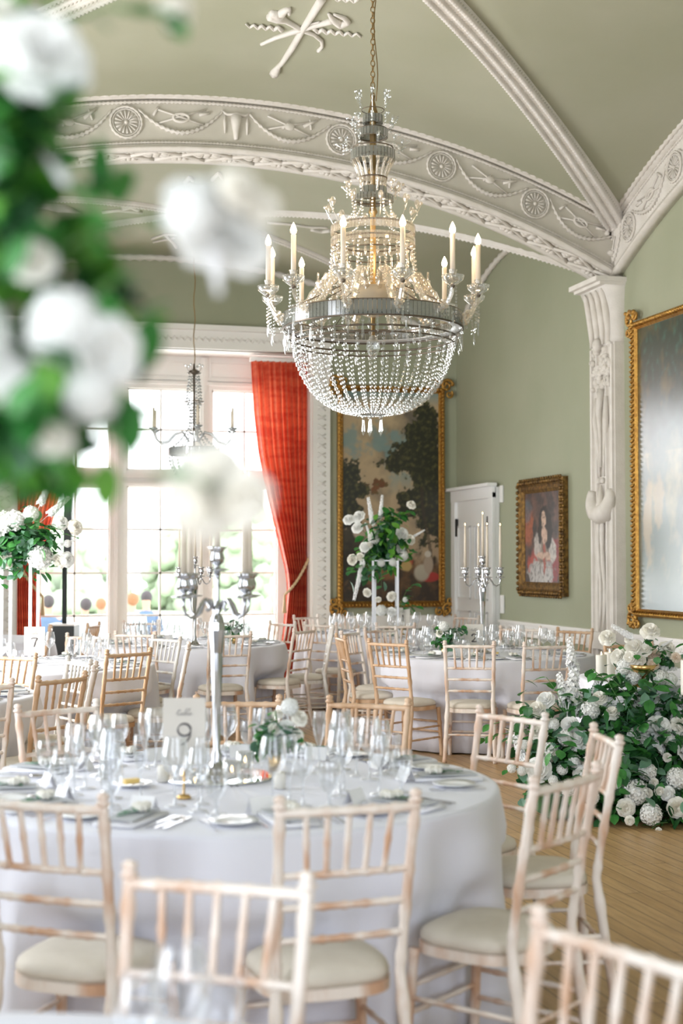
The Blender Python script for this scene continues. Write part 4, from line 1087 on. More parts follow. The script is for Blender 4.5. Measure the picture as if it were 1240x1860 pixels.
# ================================================================== TABLES AND CLOTHS
tdesc = {'9': 'nearest large round table', '2': 'round table before the white door', '1': 'far round table under the tall landscape painting',
 '5': 'round table before the middle of the window', '7': 'round table with a number card at the left', 'left': 'round table cut by the left picture edge',
 'farleft': 'round table by the left curtain', 'near': 'round table under the camera at the bottom edge', 'sweet': 'small round table behind the floor flowers'}
for tn, (Lt, Dt, r) in TB.items():
    c = W(Lt, Dt)
    t = thing('round_table', 'wooden frame of the '+tdesc[tn], 'table', c)
    MB().lathe([(r-.02, .72), (r-.005, .725), (r-.005, .745), (r-.02, .75)], 48).build('tabletop', WOOD['tan'], t, smooth=False)
    MB().lathe([(.30, 0), (.30, .03), (.05, .06), (.045, .68), (.25, .72)], 20).build('pedestal', WOOD['tan'], t)
    m = MB(); seed = random.uniform(0, 9); nphi = 160; vs = []; fs = []
    prof = [(0, .762, 0), (.5*r, .762, 0), (.9*r, .762, 0), (.985*r, .7615, 0), (r+.004, .757, .0), (r+.010, .745, .06), (r+.016, .70, .4), (r+.022, .65, .6), (r+.026, .60, .75), (r+.03, .55, .85), (r+.033, .50, .9), (r+.037, .45, .95), (r+.055, .3, .9), (r+.07, .15, 1.05), (r+.085, .012, 1.2)]
    for (rr, z, a) in prof:
        for k in range(nphi):
            ph = 2*PI*k/nphi
            fold = math.sin(11*ph+seed+1.3*math.sin(2*ph+seed))*.030+math.sin(19*ph+seed*2)*.011+math.sin(5*ph-seed)*.014
            q = rr+a*(fold-.008)
            if z < .56:
                for (t_, a_, d_, _i) in CHPOS:
                    if t_ == tn:
                        da = abs(math.atan2(math.sin(ph-a_), math.cos(ph-a_))); lim = (d_-.265-.215)/max(.3, math.cos(da)); wv = max(0, min(1, (.36-da)/.14)); wv = wv*wv*(3-2*wv)*min(1, (.56-z)/.10)
                        if q > lim: q = q+(lim-q)*wv+wv*.010*math.sin(37*ph+seed)
            vs.append((q*math.cos(ph), q*math.sin(ph), z))
    for i in range(len(prof)-1):
        for k in range(nphi): fs.append((i*nphi+k, i*nphi+(k+1) % nphi, (i+1)*nphi+(k+1) % nphi, (i+1)*nphi+k))
    m.add(vs, fs); o = m.build('tablecloth', CLOTH, None, True, c)
    tag(o, 'floor-length white cloth over the '+tdesc[tn], 'tablecloth', 'white tablecloths')
    md = o.modifiers.new('thick', 'SOLIDIFY'); md.thickness = .002; md.offset = 1

# ================================================================== TABLEWARE
ZT = .765
def gl_mesh(kind):
    if kind == 'balloon': prof = [(.036, 0), (.034, .003), (.006, .008), (.0042, .03), (.0042, .09), (.010, .097), (.034, .118), (.045, .145), (.045, .17), (.038, .20), (.033, .222)]
    elif kind == 'white': prof = [(.032, 0), (.030, .003), (.006, .008), (.004, .03), (.004, .085), (.009, .092), (.028, .11), (.035, .135), (.034, .16), (.028, .19), (.026, .20)]
    elif kind == 'goblet': prof = [(.034, 0), (.032, .003), (.008, .008), (.006, .02), (.008, .045), (.026, .060), (.036, .085), (.038, .115), (.035, .145)]
    else: prof = [(.026, 0), (.024, .003), (.006, .007), (.004, .03), (.004, .08), (.008, .09), (.022, .13), (.026, .17), (.022, .215)]
    return MB().lathe(prof, 20, cap=False).mesh('glass', GLASS)
GM = {k: gl_mesh(k) for k in ('balloon', 'white', 'goblet', 'flute')}
GNAME = {'balloon': ('red_wine_glass', 'large red wine glass'), 'white': ('white_wine_glass', 'slim white wine glass'), 'goblet': ('water_goblet', 'short water goblet'), 'flute': ('champagne_flute', 'champagne flute')}
for k in GM: GM[k].name = GNAME[k][0]
wm_ = MB().lathe([(0, .050), (.024, .062), (.034, .085), (.0355, .100), (0, .100)], 18, cap=False).mesh('water', WATER)
def glass_at(kind, x, y, where, grp, z=ZT, water=False, label=None):
    n, l = GNAME[kind]; o = link(n, GM[kind], None, (x, y, z), (0, 0, random.uniform(0, 3))); tag(o, label or (l+' '+where), 'glass', (l+'es ' if kind in ('balloon', 'white') else l+'s ')+grp)
    return o
def flat(pts, h, M=None):   # extruded polygon
    n = len(pts); v = [(x, y, 0) for x, y in pts]+[(x, y, h) for x, y in pts]; f = [tuple(range(n))[::-1], tuple(range(n, 2*n))]+[(i, (i+1) % n, n+(i+1) % n, n+i) for i in range(n)]
    return v, f
def cut_mesh(kind):
    m = MB()
    if kind == 'knife': m.add(*flat([(-.004, -.1), (.004, -.1), (.005, 0), (.009, .02), (.008, .09), (0, .108), (-.004, .09), (-.004, 0)], .003))
    elif kind == 'fork':
        m.add(*flat([(-.004, -.1), (.004, -.1), (.0025, .03), (.011, .05), (.011, .058), (-.011, .058), (-.011, .05), (-.0025, .03)], .003))
        for k in range(4): m.box((-.0095+k*.0063, .077, .002), (.0028, .04, .003))
    else:
        m.add(*flat([(-.004, -.1), (.004, -.1), (.0025, .045), (-.0025, .045)], .003)); m.ball((0, .068, .003), (.019, .03, .004), 12, 6)
    return m.mesh(kind, STEEL, False)
CM = {k: cut_mesh(k) for k in ('knife', 'fork', 'spoon')}
plate_me = MB().lathe([(0, .004), (.045, .003), (.05, .006), (.075, .011), (.076, .014), (.05, .009), (.045, .006), (0, .006)], 32, cap=False).mesh('side_plate', PLATE)
def napkin_mesh():
    m = MB(); m.grid(lambda u, v: ((u-.5)*.13, (v-.5)*.24, .012+.004*math.sin(u*9)*math.cos(v*3)), 8, 10); m.box((0, 0, .006), (.132, .242, .010)); return m.mesh('napkin', NAPK)
nap_me = napkin_mesh()
menu_me = MB().box((0, 0, .002), (.10, .21, .003)).mesh('menu_card', GREYN, False)
def leafv(L, w, bend=.3, n=4):
    vs = []; fs = []
    for i in range(n+1):
        t = i/n; hw = w*math.sin(PI*min(1, t*.92+.04))**.8*(1 if 0 < i < n else .08); z = -bend*L*t*t
        vs += [Vector((-hw, L*t, z+.12*hw)), Vector((0, L*t, z-.0)), Vector((hw, L*t, z+.12*hw))]
    for i in range(n):
        for k in range(2): fs.append((3*i+k, 3*i+k+1, 3*i+4+k, 3*i+3+k))
    return vs, fs
def rotm(a, b, c=0): return Matrix.Rotation(a, 4, 'Z') @ Matrix.Rotation(b, 4, 'X') @ Matrix.Rotation(c, 4, 'Y')
def add_leaf(m, p, L, w, az, el_, tw=0, bend=.3):
    v, f = leafv(L, w, bend); M = Matrix.Translation(p) @ rotm(az, el_, tw); m.add([M @ q for q in v], f)
def sprig_parts():
    m = MB(); m.tube([(0, -.07, .02), (.01, 0, .024), (0, .06, .02)], .0018, 5)
    for k in range(9): add_leaf(m, (0.0, -.05+k*.012, .022), .035, .010, random.uniform(-1.4, 1.4), random.uniform(.1, .5))
    a = m.mesh('leaves', LEAF2); b = MB()
    for (x, y) in ((.015, .03), (-.012, .045), (.0, .065)):
        b.ball((x, y, .034), (.014, .014, .013), 8, 6)
        for k in range(5): b.ball((x+.012*math.cos(k*1.26), y+.012*math.sin(k*1.26), .032), (.010, .010, .012), 6, 4)
    return a, b.mesh('blossom', CREAMP)
SPR = sprig_parts()
def tent_mesh():
    m = MB(); a, h = .045, .05
    m.add([(-a, -.022, 0), (a, -.022, 0), (a, 0, h), (-a, 0, h), (-a, .022, 0), (a, .022, 0)], [(0, 1, 2, 3), (3, 2, 5, 4)]); return m.mesh('place_card', CARDW, False)
TENT = tent_mesh()
votg = MB().lathe([(.030, 0), (.032, .004), (.033, .07), (.030, .07), (.028, .012), (0, .01)], 20, cap=False).mesh('votive_glass', GLASS)
votw = MB().lathe([(.0, .012), (.018, .012), (.018, .028), (0, .028)], 16, cap=False).mesh('tea_light', WAXW)
fl_me = MB().lathe([(0, 0), (.003, .004), (.0042, .010), (.002, .018), (0, .024)], 8, cap=False).mesh('flame', FLAME)
def votive(p, label, grp):
    o = thing('votive_candle', label, 'candle', p, 0, grp); link('holder', votg, o); t = link('tea_light', votw, o); link('flame', fl_me, t, (0, 0, .03)); return o
DETAIL = {'9': 2, '2': 1, '7': 1, '5': 1, '1': 1, 'left': 1, 'farleft': 0, 'near': 0, 'sweet': 0}
def sector(tn, ang):
    a = math.degrees(ang+TH) % 360      # 0 = right, 90 = back, 270 = front as seen by the camera
    N = ['right', 'right, a little back', 'back right', 'back, right of centre', 'back', 'back, left of centre', 'back left', 'left, a little back', 'left', 'left, a little front', 'front left', 'front, left of centre', 'front', 'front, right of centre', 'front right', 'right, a little front']
    return N[int((a+11.25)//22.5) % 16]
tshort = {'9': 'nearest table', '2': 'table before the door', '1': 'far table below the landscape', '5': 'window table', '7': 'left table with number card', 'left': 'left-edge table'}
def setting(tn, ang, full):
    Lt, Dt, r = TB[tn]; c = W(Lt, Dt); out = Vector((math.cos(ang), math.sin(ang), 0)); side = Vector((-out.y, out.x, 0))   # diner looks inward: right hand = +side? 
    rz = math.atan2(-out.y, -out.x)-PI/2
    right = Vector((math.cos(rz), math.sin(rz), 0)); where = 'at the %s place, %s' % (sector(tn, ang), tshort[tn]); grp = 'on the '+tdesc[tn]
    def P(rad, s, z=ZT): q = c+out*rad+right*s; return (q.x, q.y, z)
    R = r-.17
    jit = lambda a=.06: random.uniform(-a, a)
    o = link('side_plate', plate_me, None, P(R, -.17)); tag(o, 'white side plate '+where, 'plate', 'side plates '+grp)
    o = link('napkin', nap_me, None, P(R-.0, 0), (0, 0, rz+jit())); tag(o, 'folded white napkin '+where, 'napkin', 'napkins '+grp)
    o = link('menu_card', menu_me, None, P(R, 0, ZT+.017), (0, 0, rz+jit(.1))); tag(o, 'grey menu card '+where, 'menu', 'menu cards '+grp)
    if full or random.random() < .8:
        o = thing('flower_sprig', 'cream blossom sprig '+where, 'flower', P(R, 0, ZT+.004), rz+jit(.5), 'blossom sprigs '+grp); link('leaves', SPR[0], o); link('blossom', SPR[1], o)
    for kind, s in (('knife', .095), ('spoon', .125), ('fork', -.095)) + ((('knife', .15), ('fork', -.245)) if full else ()):
        o = link('table_'+kind, CM[kind], None, P(R+.0, s, ZT+.001), (0, 0, rz+jit(.04))); tag(o, '%s %s %s' % ({.15: 'outer steel', -.245: 'bread-plate steel'}.get(s, 'steel'), kind, where), 'cutlery', 'steel %s %s' % ({'knife': 'knives', 'fork': 'forks', 'spoon': 'spoons'}[kind], grp))
    for kind, rr, s in (('balloon', R-.27, .02), ('white', R-.21, .12), ('goblet', R-.17, .20), ('flute', R-.33, .10)) if full else (('balloon', R-.25, .03), ('white', R-.19, .12), ('goblet', R-.19, .21)):
        p_ = P(rr+jit(.015), s+jit(.015)); glass_at(kind, p_[0], p_[1], where, grp)
    if full or random.random() < .5:
        o = link('place_card', TENT, None, P(R-.15, -.05+jit(.03)), (0, 0, rz+jit(.3))); tag(o, 'folded place card '+where, 'place card', 'place cards '+grp)
angs = {}
for tn, a, d_, i_ in CHPOS: angs.setdefault(tn, []).append(a)
for tn, L in angs.items():
    if DETAIL[tn] >= 1:
        L = sorted(L)
        if tn == '9': L = L+[math.radians(d)-TH for d in (160, 196, 222)]
        if tn in ('1', '5', '7', '2'):
            extra = []
            for a in [2*PI*k/9 for k in range(9)]:
                if min(abs(math.atan2(math.sin(a-b), math.cos(a-b))) for b in L+extra) > .52: extra.append(a)
            L = L+extra
        for a in L: setting(tn, a, DETAIL[tn] == 2)
c9 = W(*TB['9'][:2])

# ---- candelabra
def candelabra(loc, rz, label, lit=True):
    o = thing('candelabra', label, 'candelabra', loc, rz)
    o.scale = (1, 1, .925)
    m = MB(); m.lathe([(.075, 0), (.075, .008), (.05, .016), (.03, .035), (.018, .06), (.022, .08), (.013, .10), (.016, .30), (.020, .52), (.026, .60), (.022, .625), (.012, .635), (.02, .65), (.012, .66), (.010, .70), (.009, .76), (.012, .80)], 20); m.build('stem', CHROME, o)
    m = MB(); m.lathe([(.013, .10), (.017, .30), (.022, .48), (.029, .57), (.029, .60), (.016, .625)], 9); m.build('faceted_shaft', CHROME, o, smooth=False)
    def cup(par, x, y, z):
        k = MB(); k.lathe([(.007, 0), (.045, .006), (.047, .010), (.012, .014), (.010, .024), (.024, .036), (.028, .055), (.022, .075), (.026, .085), (.038, .098), (.034, .099), (.015, .085), (0, .084)], 18, (x, y, z), cap=False); c = k.build('candle_cup', CHROME, par)
        k = MB(); k.lathe([(.0125, .08), (.0105, .36), (.007, .48), (.002, .485)], 12, (x, y, z)); k.build('taper_candle', CANDLE, c)
        k = MB(); k.tube([(x, y, z+.385), (x, y, z+.395)], .001, 4)
        link('flame', fl_me, c, (x, y, z+.49), None, 1.0)
    st = MB(); st.lathe([(.012, .795), (.010, .81)], 10); sn = st.build('socket', CHROME, o)
    cup(sn, 0, 0, .80)
    for k in range(4):
        a = PI/2*k; c_, s_ = math.cos(a), math.sin(a); m = MB()
        m.tube([(q*c_, q*s_, z) for q, z in ((.015, .655), (.035, .685), (.06, .69), (.08, .665), (.095, .635), (.12, .62), (.145, .635), (.155, .67), (.155, .695))], [.007, .008, .008, .007, .007, .007, .006, .006, .007], 8)
        m.tube([(q*c_, q*s_, z) for q, z in ((.05, .688), (.035, .66), (.045, .645), (.055, .655))], [.006, .005, .004, .003], 6)
        arm = m.build('arm', CHROME, o); cup(arm, .155*c_, .155*s_, .695)
    return o
p9 = at_z(393, 1412, ZT)
mo = MB().lathe([(0, 0), (.205, 0), (.207, .004), (.205, .008), (0, .008)], 48, cap=False).build('mirror_plate', MIRROR, None, False, p9); tag(mo, 'round mirror plate under the large candelabra', 'mirror')
def face(dg): return -TH+math.radians(dg)
candelabra((p9.x, p9.y, ZT+.008), face(45), 'large silver five-light candelabra on the mirror plate of the nearest table')
p = at_z(877, 1186, ZT); candelabra((p.x, p.y, ZT), face(8), 'silver candelabra with lit tapers on the table before the door')
p = W(pxL(354, 13.1), 13.1, ZT); candelabra((p.x, p.y, ZT), face(28), 'silver candelabra on the table before the middle of the window')

# ---- number cards
def text_part(txt, size, parent, loc, m, shear=0, name='lettering'):
    cu = bpy.data.curves.new(name, 'FONT'); cu.body = txt; cu.size = size; cu.align_x = 'CENTER'; cu.align_y = 'CENTER'; cu.extrude = .0004; cu.shear = shear
    t = bpy.data.objects.new(name, cu); COL.objects.link(t)
    dg = bpy.context.evaluated_depsgraph_get(); dg.update(); me = bpy.data.meshes.new_from_object(t.evaluated_get(dg)); bpy.data.objects.remove(t)
    me.materials.clear(); me.materials.append(m); o = link(name, me, parent, loc, (PI/2, 0, 0)); return o
def script_table(m, ox, oz, s, y):   # handwritten "table"
    S_ = [[(0, .2), (.25, .5), (.5, .95), (.42, 1.15), (.38, .6), (.45, 0), (.62, .05), (.8, .3)], [(.1, .75), (.45, .8), (.85, .88)],
          [(1.2, .45), (1.0, .42), (.85, .15), (.95, 0), (1.15, .15), (1.25, .45), (1.2, .1), (1.35, .05), (1.5, .3)],
          [(1.5, .3), (1.8, .9), (1.85, 1.35), (1.72, 1.2), (1.6, .5), (1.65, 0), (1.9, .05), (1.95, .35), (1.75, .45)],
          [(1.95, .35), (2.3, .9), (2.38, 1.35), (2.25, 1.2), (2.15, .5), (2.2, .0), (2.4, .1)],
          [(2.4, .1), (2.75, .35), (2.78, .5), (2.62, .5), (2.5, .2), (2.62, 0), (2.9, .1), (3.1, .3)]]
    for st in S_:
        P = []
        for i in range(len(st)-1):
            for k in range(3): f = k/3; P.append((st[i][0]+(st[i+1][0]-st[i][0])*f, st[i][1]+(st[i+1][1]-st[i][1])*f))
        P.append(st[-1]); m.tube([(ox+(x+.35*z-1.7)*s, y, oz+z*s) for x, z in P], .0011, 4)
def number_card(loc, rz, num, label, stand=True, z0=.11, wd=.142, ht=.222):
    o = thing('table_number_card', label, 'table number', loc, rz)
    bevel(MB().box((0, 0, z0+ht/2), (wd, .002, ht)).build('card', PAPER, o, smooth=False), .0005)
    m = MB(); script_table(m, 0, z0+ht*.74, .018, -.0022); m.build('script_lettering', INKL, o)
    if num:
        G = {'9': [([(.30, .72)]+[(.30*math.cos(t), .70+.28*math.sin(t)) for t in [2*PI*k/18 for k in range(19)]]+[(.30, .60), (.26, .38), (.12, .16), (-.12, .0)], 1)],
             '7': [([(-.30, .82), (-.30, .97), (.30, .97)], .6), ([(.30, .97), (.10, .55), (-.04, .0)], 1)],
             '2': [([(-.28, .72), (-.26, .86), (-.08, .99), (.14, .97), (.27, .82), (.24, .62), (.02, .32), (-.28, .02)], 1), ([(-.28, .03), (.30, .03), (.32, .16)], .8)],
             '1': [([(-.10, .84), (.02, .98), (.02, .02)], 1), ([(-.14, .02), (.18, .02)], .6)]}[num]
        m = MB(); hgt = ht*.32
        for pts, wt in G:
            P = []
            for a, b in zip(pts, pts[1:]):
                for k in range(3): P.append((a[0]+(b[0]-a[0])*k/3, a[1]+(b[1]-a[1])*k/3))
            P.append(pts[-1]); n_ = len(P)
            m.tube([(x*hgt, -.0018, z0+ht*.30+z*hgt) for x, z in P], [(.0036 if num == '9' else .006)*wt*(.5+.75*abs(math.sin(2.2*PI*i/n_+.6))) for i in range(n_)], 5)
        m.build('numeral', INK, o)
    if stand:
        m = MB(); m.lathe([(.024, 0), (.024, .006), (.018, .012), (.004, .014), (.003, z0+.01), (.006, z0+.012)], 16); m.tube([(.012*math.cos(t), .003, z0+.02+.012*math.sin(t)) for t in [PI*2*k/12 for k in range(12)]], .002, 5, closed=True); m.build('card_holder', GOLDV, o)
p = at_z(334, 1450, ZT); number_card((p.x, p.y, ZT), face(0), '9', 'large ivory card with the word table and numeral nine on a gold holder')
p = W(pxL(64, 10.5), 10.5, ZT); number_card((p.x, p.y, ZT), face(0), '7', 'ivory card with the word table and numeral seven, at the left', z0=.08, wd=.155, ht=.215)
p = W(pxL(860, 11.7), 11.7, ZT); number_card((p.x, p.y, ZT), face(0), '2', 'ivory card with the word table and numeral two, before the white door', z0=.05, wd=.155, ht=.21)
p = W(pxL(731, 15.0), 15.0, ZT); number_card((p.x, p.y, ZT), face(0), '1', 'far ivory number card among the glasses under the tall landscape painting', z0=.09, wd=.155, ht=.20)

# ---- small things on the nearest table
def cyl_candle(px, py, r, h, label, m=WAXW):
    p = at_z(px, py, ZT); o = MB().lathe([(0, 0), (r, 0), (r, h), (r*.9, h+.002), (0, h)], 24, cap=False).build('pot_candle', m, None, True, (p.x, p.y, ZT)); tag(o, label, 'candle')
cyl_candle(296, 1420, .021, .055, 'small ivory cylinder candle beside the number 9 card')
cyl_candle(507, 1432, .021, .055, 'small white cylinder candle right of the mirror plate')
for (px, py, lb) in ((330, 1424, 'lit votive in a clear glass in front of the number 9 card'), (421, 1418, 'lit votive in a clear glass right of the candelabra foot'), (445, 1400, 'clear glass votive at the right rim of the mirror plate'), (354, 1396, 'clear glass votive left behind the candelabra foot')):
    p = at_z(px, py, ZT+.008); votive((p.x, p.y, ZT+.009), lb, None)
def butter(px, py, tdes):
    p = at_z(px, py, ZT) if not isinstance(py, Vector) else py
    o = thing('butter_dish', 'silver-rimmed dish with a pat of butter on the '+tdes, 'dish', (p.x, p.y, ZT), .4)
    link('plate', plate_me, o, None, None, .95); bevel(MB().box((0, 0, .018), (.06, .03, .016)).build('butter_pat', BUTTER, o, smooth=False), .003)
butter(238, 1428, 'nearest table, left of the number card')
p = at_z(905, 1181, ZT); butter(905, 1190, 'table before the door')

# ================================================================== FLOWERS
def rose_mesh(seed, m_, open_=1.0, name='rose'):
    rnd = random.Random(seed); m = MB(); rings = [(3, .10, .80, .75), (4, .26, .80, .4), (5, .46, .72, .1), (6, .68, .58, -.25), (7, .92, .40, -.7)]
    for ri, (n, rad, h, tilt) in enumerate(rings):
        for k in range(n):
            a0 = 2*PI*k/n+ri*.5+rnd.uniform(-.1, .1); wdt = 2*PI/n*.75; R = rad*open_
            def fn(u, v):
                a = a0+(u-.5)*wdt*2*.85; w_ = math.sin(PI*(.12+.76*u))
                r = (.10+R*v**.8)*(1+.05*math.sin(5*u+ri)); z = -.35+(.35+h*.9)*v*w_**.35-max(0, -tilt)*v*v*.75
                if v > .7: r += .13*(v-.7)/.3*open_; z -= .05*(v-.7)/.3
                return (r*math.cos(a), r*math.sin(a), z)
            m.grid(fn, 4, 4)
    m.ball((0, 0, -.28), (.25, .25, .2), 8, 5); m.ball((0, 0, .1), (.24, .24, .5), 10, 7); m.ball((0, 0, -.05), (.55, .55, .35), 12, 7)
    return m.mesh(name, m_)
def ball_mesh(seed, m_, name='hydrangea', n=80, fr=.26):
    rnd = random.Random(seed); m = MB(); m.ball((0, 0, 0), .8, 10, 8)
    for k in range(n):
        z = 1-2*(k+.5)/n; a = k*2.39996; r = math.sqrt(1-z*z)
        if z < -.7: continue
        N = Vector((r*math.cos(a), r*math.sin(a), z)); T = N.orthogonal().normalized(); B = N.cross(T); q = rnd.uniform(0, 2)
        for j in range(4):
            an = q+j*PI/2; d = T*math.cos(an)+B*math.sin(an); e = N.cross(d); c = N*rnd.uniform(.82, .95)
            m.add([c, c+d*fr*.6+e*fr*.45+N*.08, c+d*fr*1.05+N*rnd.uniform(.0, .12), c+d*fr*.6-e*fr*.45+N*.08], [(0, 1, 2, 3)])
    return m.mesh(name, m_, False)
def spike_mesh(seed, name='delphinium'):
    # unit length spike along +Z
    rnd = random.Random(seed); m = MB(); n = 54
    for k in range(n):
        t = k/n; z = t; a = k*2.4; R = .14*(1-t*.65)+.02; c = Vector((R*.75*math.cos(a), R*.75*math.sin(a), z)); N = Vector((math.cos(a), math.sin(a), .25)).normalized(); T = N.orthogonal().normalized(); B = N.cross(T); fr = .115*(1-t*.60)
        for j in range(5):
            an = j*2*PI/5+rnd.random(); d = T*math.cos(an)+B*math.sin(an); e = N.cross(d)
            m.add([c, c+d*fr*.55+e*fr*.5+N*.02, c+d*fr*1.1+N*.03, c+d*fr*.55-e*fr*.5+N*.02], [(0, 1, 2, 3)])
        m.ball(c, fr*.35, 5, 4)
    m.tube([(0, 0, -.5), (0, 0, 1)], .012, 5)
    return m.mesh(name, DELPH, False)
ROSE = [rose_mesh(1, PETAL), rose_mesh(2, CREAMP), rose_mesh(3, PETAL, 1.15), rose_mesh(4, CREAMP, .85), rose_mesh(5, BLUSH)]
BALL = [ball_mesh(1, PETAL), ball_mesh(2, PETAL, n=60, fr=.32), ball_mesh(3, CREAMP)]
SPIKE = [spike_mesh(1), spike_mesh(2)]
def orient(d):
    d = Vector(d).normalized(); return d.to_track_quat('Z', 'Y').to_euler()
def bloom(par, org, p, r, kind, nrm):
    me = {'r': ROSE[random.choice((0, 1, 2))], 'c': ROSE[random.choice((1, 3))], 'b': ROSE[4], 'h': random.choice(BALL[:2]), 'p': BALL[1], 's': ROSE[3]}[kind]
    nm = {'r': 'rose', 'c': 'rose', 'b': 'rose', 'h': 'hydrangea', 'p': 'peony', 's': 'rose_bud'}[kind]
    return link(nm, me, par, Vector(p)-Vector(org), orient(nrm), r)
def spike(par, org, a, b, fat=1.0):
    a = Vector(a); b = Vector(b); L = (b-a).length; return link('delphinium', random.choice(SPIKE), par, a-Vector(org), orient(b-a), (L*fat, L*fat, L))
def leafcloud(m, pts, n, spread, L, w, out=None):
    for _ in range(n):
        c = random.choice(pts); p = Vector(c)+Vector([random.gauss(0, spread) for _ in range(3)])
        add_leaf(m, p, L*random.uniform(.7, 1.3), w*random.uniform(.7, 1.3), random.uniform(0, 2*PI), random.uniform(-1.2, .9), random.uniform(-.6, .6))
def leafy_stem(m, m2, a, b, n, L, w):
    a = Vector(a); b = Vector(b); mid = (a+b)/2+Vector((0, 0, (b-a).length*.15)); P = [a+(mid-a)*t*2 if t < .5 else mid+(b-mid)*(t-.5)*2 for t in [i/8 for i in range(9)]]
    m2.tube(P, .0025, 4)
    for k in range(n):
        t = (k+1)/n; i = min(int(t*8), 7); p = P[i]+(P[i+1]-P[i])*(t*8-i if t < 1 else 1); d = (b-a); az = math.atan2(d.y, d.x)-PI/2+(1 if k % 2 else -1)*random.uniform(.6, 1.1)
        add_leaf(m, p, L*random.uniform(.8, 1.2), w, az, random.uniform(-.5, .5), random.uniform(-.5, .5))
CAMV = Vector((0, 0, H))
def arrangement(name, label, cat, org, blooms, spikes, leafpts, nleaf, spread, LS, stems=(), dark=True, toward=.8, leafm=(LEAF, LEAF2, DARKL)):
    o = thing(name, label, cat, org); org = Vector(org); cen = sum((Vector(l) for l in leafpts), Vector())/len(leafpts)
    for (p, r, k) in blooms:
        p = Vector(p); tc = (CAMV-p).normalized(); n = (p-cen).normalized()*.5+tc*toward+Vector((random.uniform(-.25, .25), random.uniform(-.25, .25), .25)); bloom(o, org, p, r, k, n)
    for (a, b, f) in spikes: spike(o, org, a, b, f)
    L0 = [Vector(l)-org for l in leafpts]
    for i, mt in enumerate(leafm):
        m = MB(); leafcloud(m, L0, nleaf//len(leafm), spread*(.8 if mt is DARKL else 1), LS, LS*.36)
        if i == 0:
            m2 = MB()
            for (a, b, nn, q) in stems: leafy_stem(m, m2, Vector(a)-org, Vector(b)-org, nn, q, q*.36)
            if stems: m2.build('stems', STEMG, o)['kind'] = 'stuff'
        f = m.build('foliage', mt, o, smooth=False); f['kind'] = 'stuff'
    return o
def stand(par, pts, z0, z1_, org):
    for p in pts: MB().box((p.x-org[0], p.y-org[1], (z0+z1_)/2-org[2]), (.022, .022, z1_-z0), -TH).build('stand_pole', STANDW, par, smooth=False)
    xs = [p.x-org[0] for p in pts]; ys = [p.y-org[1] for p in pts]
    for zz in (z0+.006, z1_): MB().box((sum(xs)/len(xs), sum(ys)/len(ys), zz-org[2]), (.24, .24, .012), -TH).build('stand_plate', STANDW, par, smooth=False)

# floor arrangement in front of the small table
def fd(py): return 8.15+.75*max(0, (1500-py)/330)     # mound leans back with height
def q(x, y): return (860+x/3.263, 1080+y/3.263)
FB = [(375, 675, .055, 'c'), (380, 815, .055, 'r'), (560, 775, .055, 'r'), (620, 860, .055, 'r'), (745, 608, .045, 'c'), (690, 685, .06, 'h'), (820, 700, .05, 'c'), (980, 830, .062, 'r'), (1110, 785, .065, 'r'), (1228, 775, .055, 'c'),
 (680, 1010, .055, 'c'), (385, 1035, .06, 'r'), (525, 1035, .035, 'h'), (960, 1170, .075, 'h'), (1030, 1050, .055, 'h'), (1070, 1115, .03, 's'), (1105, 1165, .035, 's'), (1033, 1178, .03, 's'), (905, 1265, .05, 'c'), (1050, 1300, .065, 'h'), (1212, 1265, .065, 'c'),
 (1205, 1090, .065, 'h'), (1150, 965, .03, 's'), (640, 1065, .05, 'r'), (425, 620, .045, 'r'), (545, 850, .05, 'h'), (445, 935, .06, 'h'), (870, 985, .045, 'r'), (780, 860, .04, 'b'), (250, 780, .03, 'h'), (225, 1030, .028, 'h'), (285, 1045, .03, 'h'), (925, 1340, .03, 's'), (1150, 1180, .04, 'r'),
 (300, 890, .03, 'h'), (470, 1100, .03, 'h'), (760, 1120, .05, 'r'), (560, 1150, .045, 'h'), (860, 1110, .045, 'r'), (1160, 860, .04, 'h'), (1260, 930, .05, 'r'), (1290, 1100, .055, 'h'), (1320, 820, .05, 'r'), (1300, 1330, .05, 'c'), (700, 1200, .045, 'h'), (600, 990, .04, 'h'), (1095, 1400, .02, 's'), (470, 770, .04, 'h')]
SP = [((565, 640), (605, 400)), ((580, 420), (568, 262)), ((640, 700), (600, 520)), ((540, 640), (505, 470)), ((965, 745), (975, 575)), ((1075, 950), (1085, 650)), ((1195, 800), (1215, 590)), ((905, 900), (870, 730)), ((300, 1000), (240, 830)), ((1100, 700), (1065, 560)), ((700, 620), (735, 500)), ((820, 640), (600, 690))]
def FP(x, y, dd=0): a = q(x, y); return at_d(a[0], a[1], fd(a[1])+dd)
lp = []
for _ in range(95):
    x = random.uniform(330, 1330); y = random.uniform(600+max(0, 700-x)*.15, 1340); 
    if x < 560 and y > 1050+.3*(x-330): continue
    if x < 840 and y > 1220: continue
    lp.append(FP(x, y, .08+random.uniform(-.12, .14)))
st = [(FP(600, 900), FP(60, 850), 9, .075), (FP(600, 800), FP(100, 770), 8, .07), (FP(500, 760), FP(320, 660), 5, .08), (FP(560, 760), FP(430, 490), 6, .09), (FP(900, 700), FP(700, 440, -.1), 7, .10), (FP(950, 650), FP(820, 540), 6, .1), (FP(980, 700), FP(1120, 500, -.1), 5, .1), (FP(800, 760), FP(560, 600), 7, .09),
      (FP(560, 1000), FP(200, 1040), 6, .05), (FP(1000, 900), FP(1120, 600), 6, .1), (FP(700, 900), FP(580, 960), 5, .09), (FP(900, 1250), FP(830, 1300), 4, .08), (FP(1150, 1350), FP(1040, 1400), 4, .07), (FP(700, 750), FP(1000, 560), 6, .1), (FP(980, 760), FP(800, 480), 6, .09), (FP(1000, 620), FP(900, 520), 5, .10)]
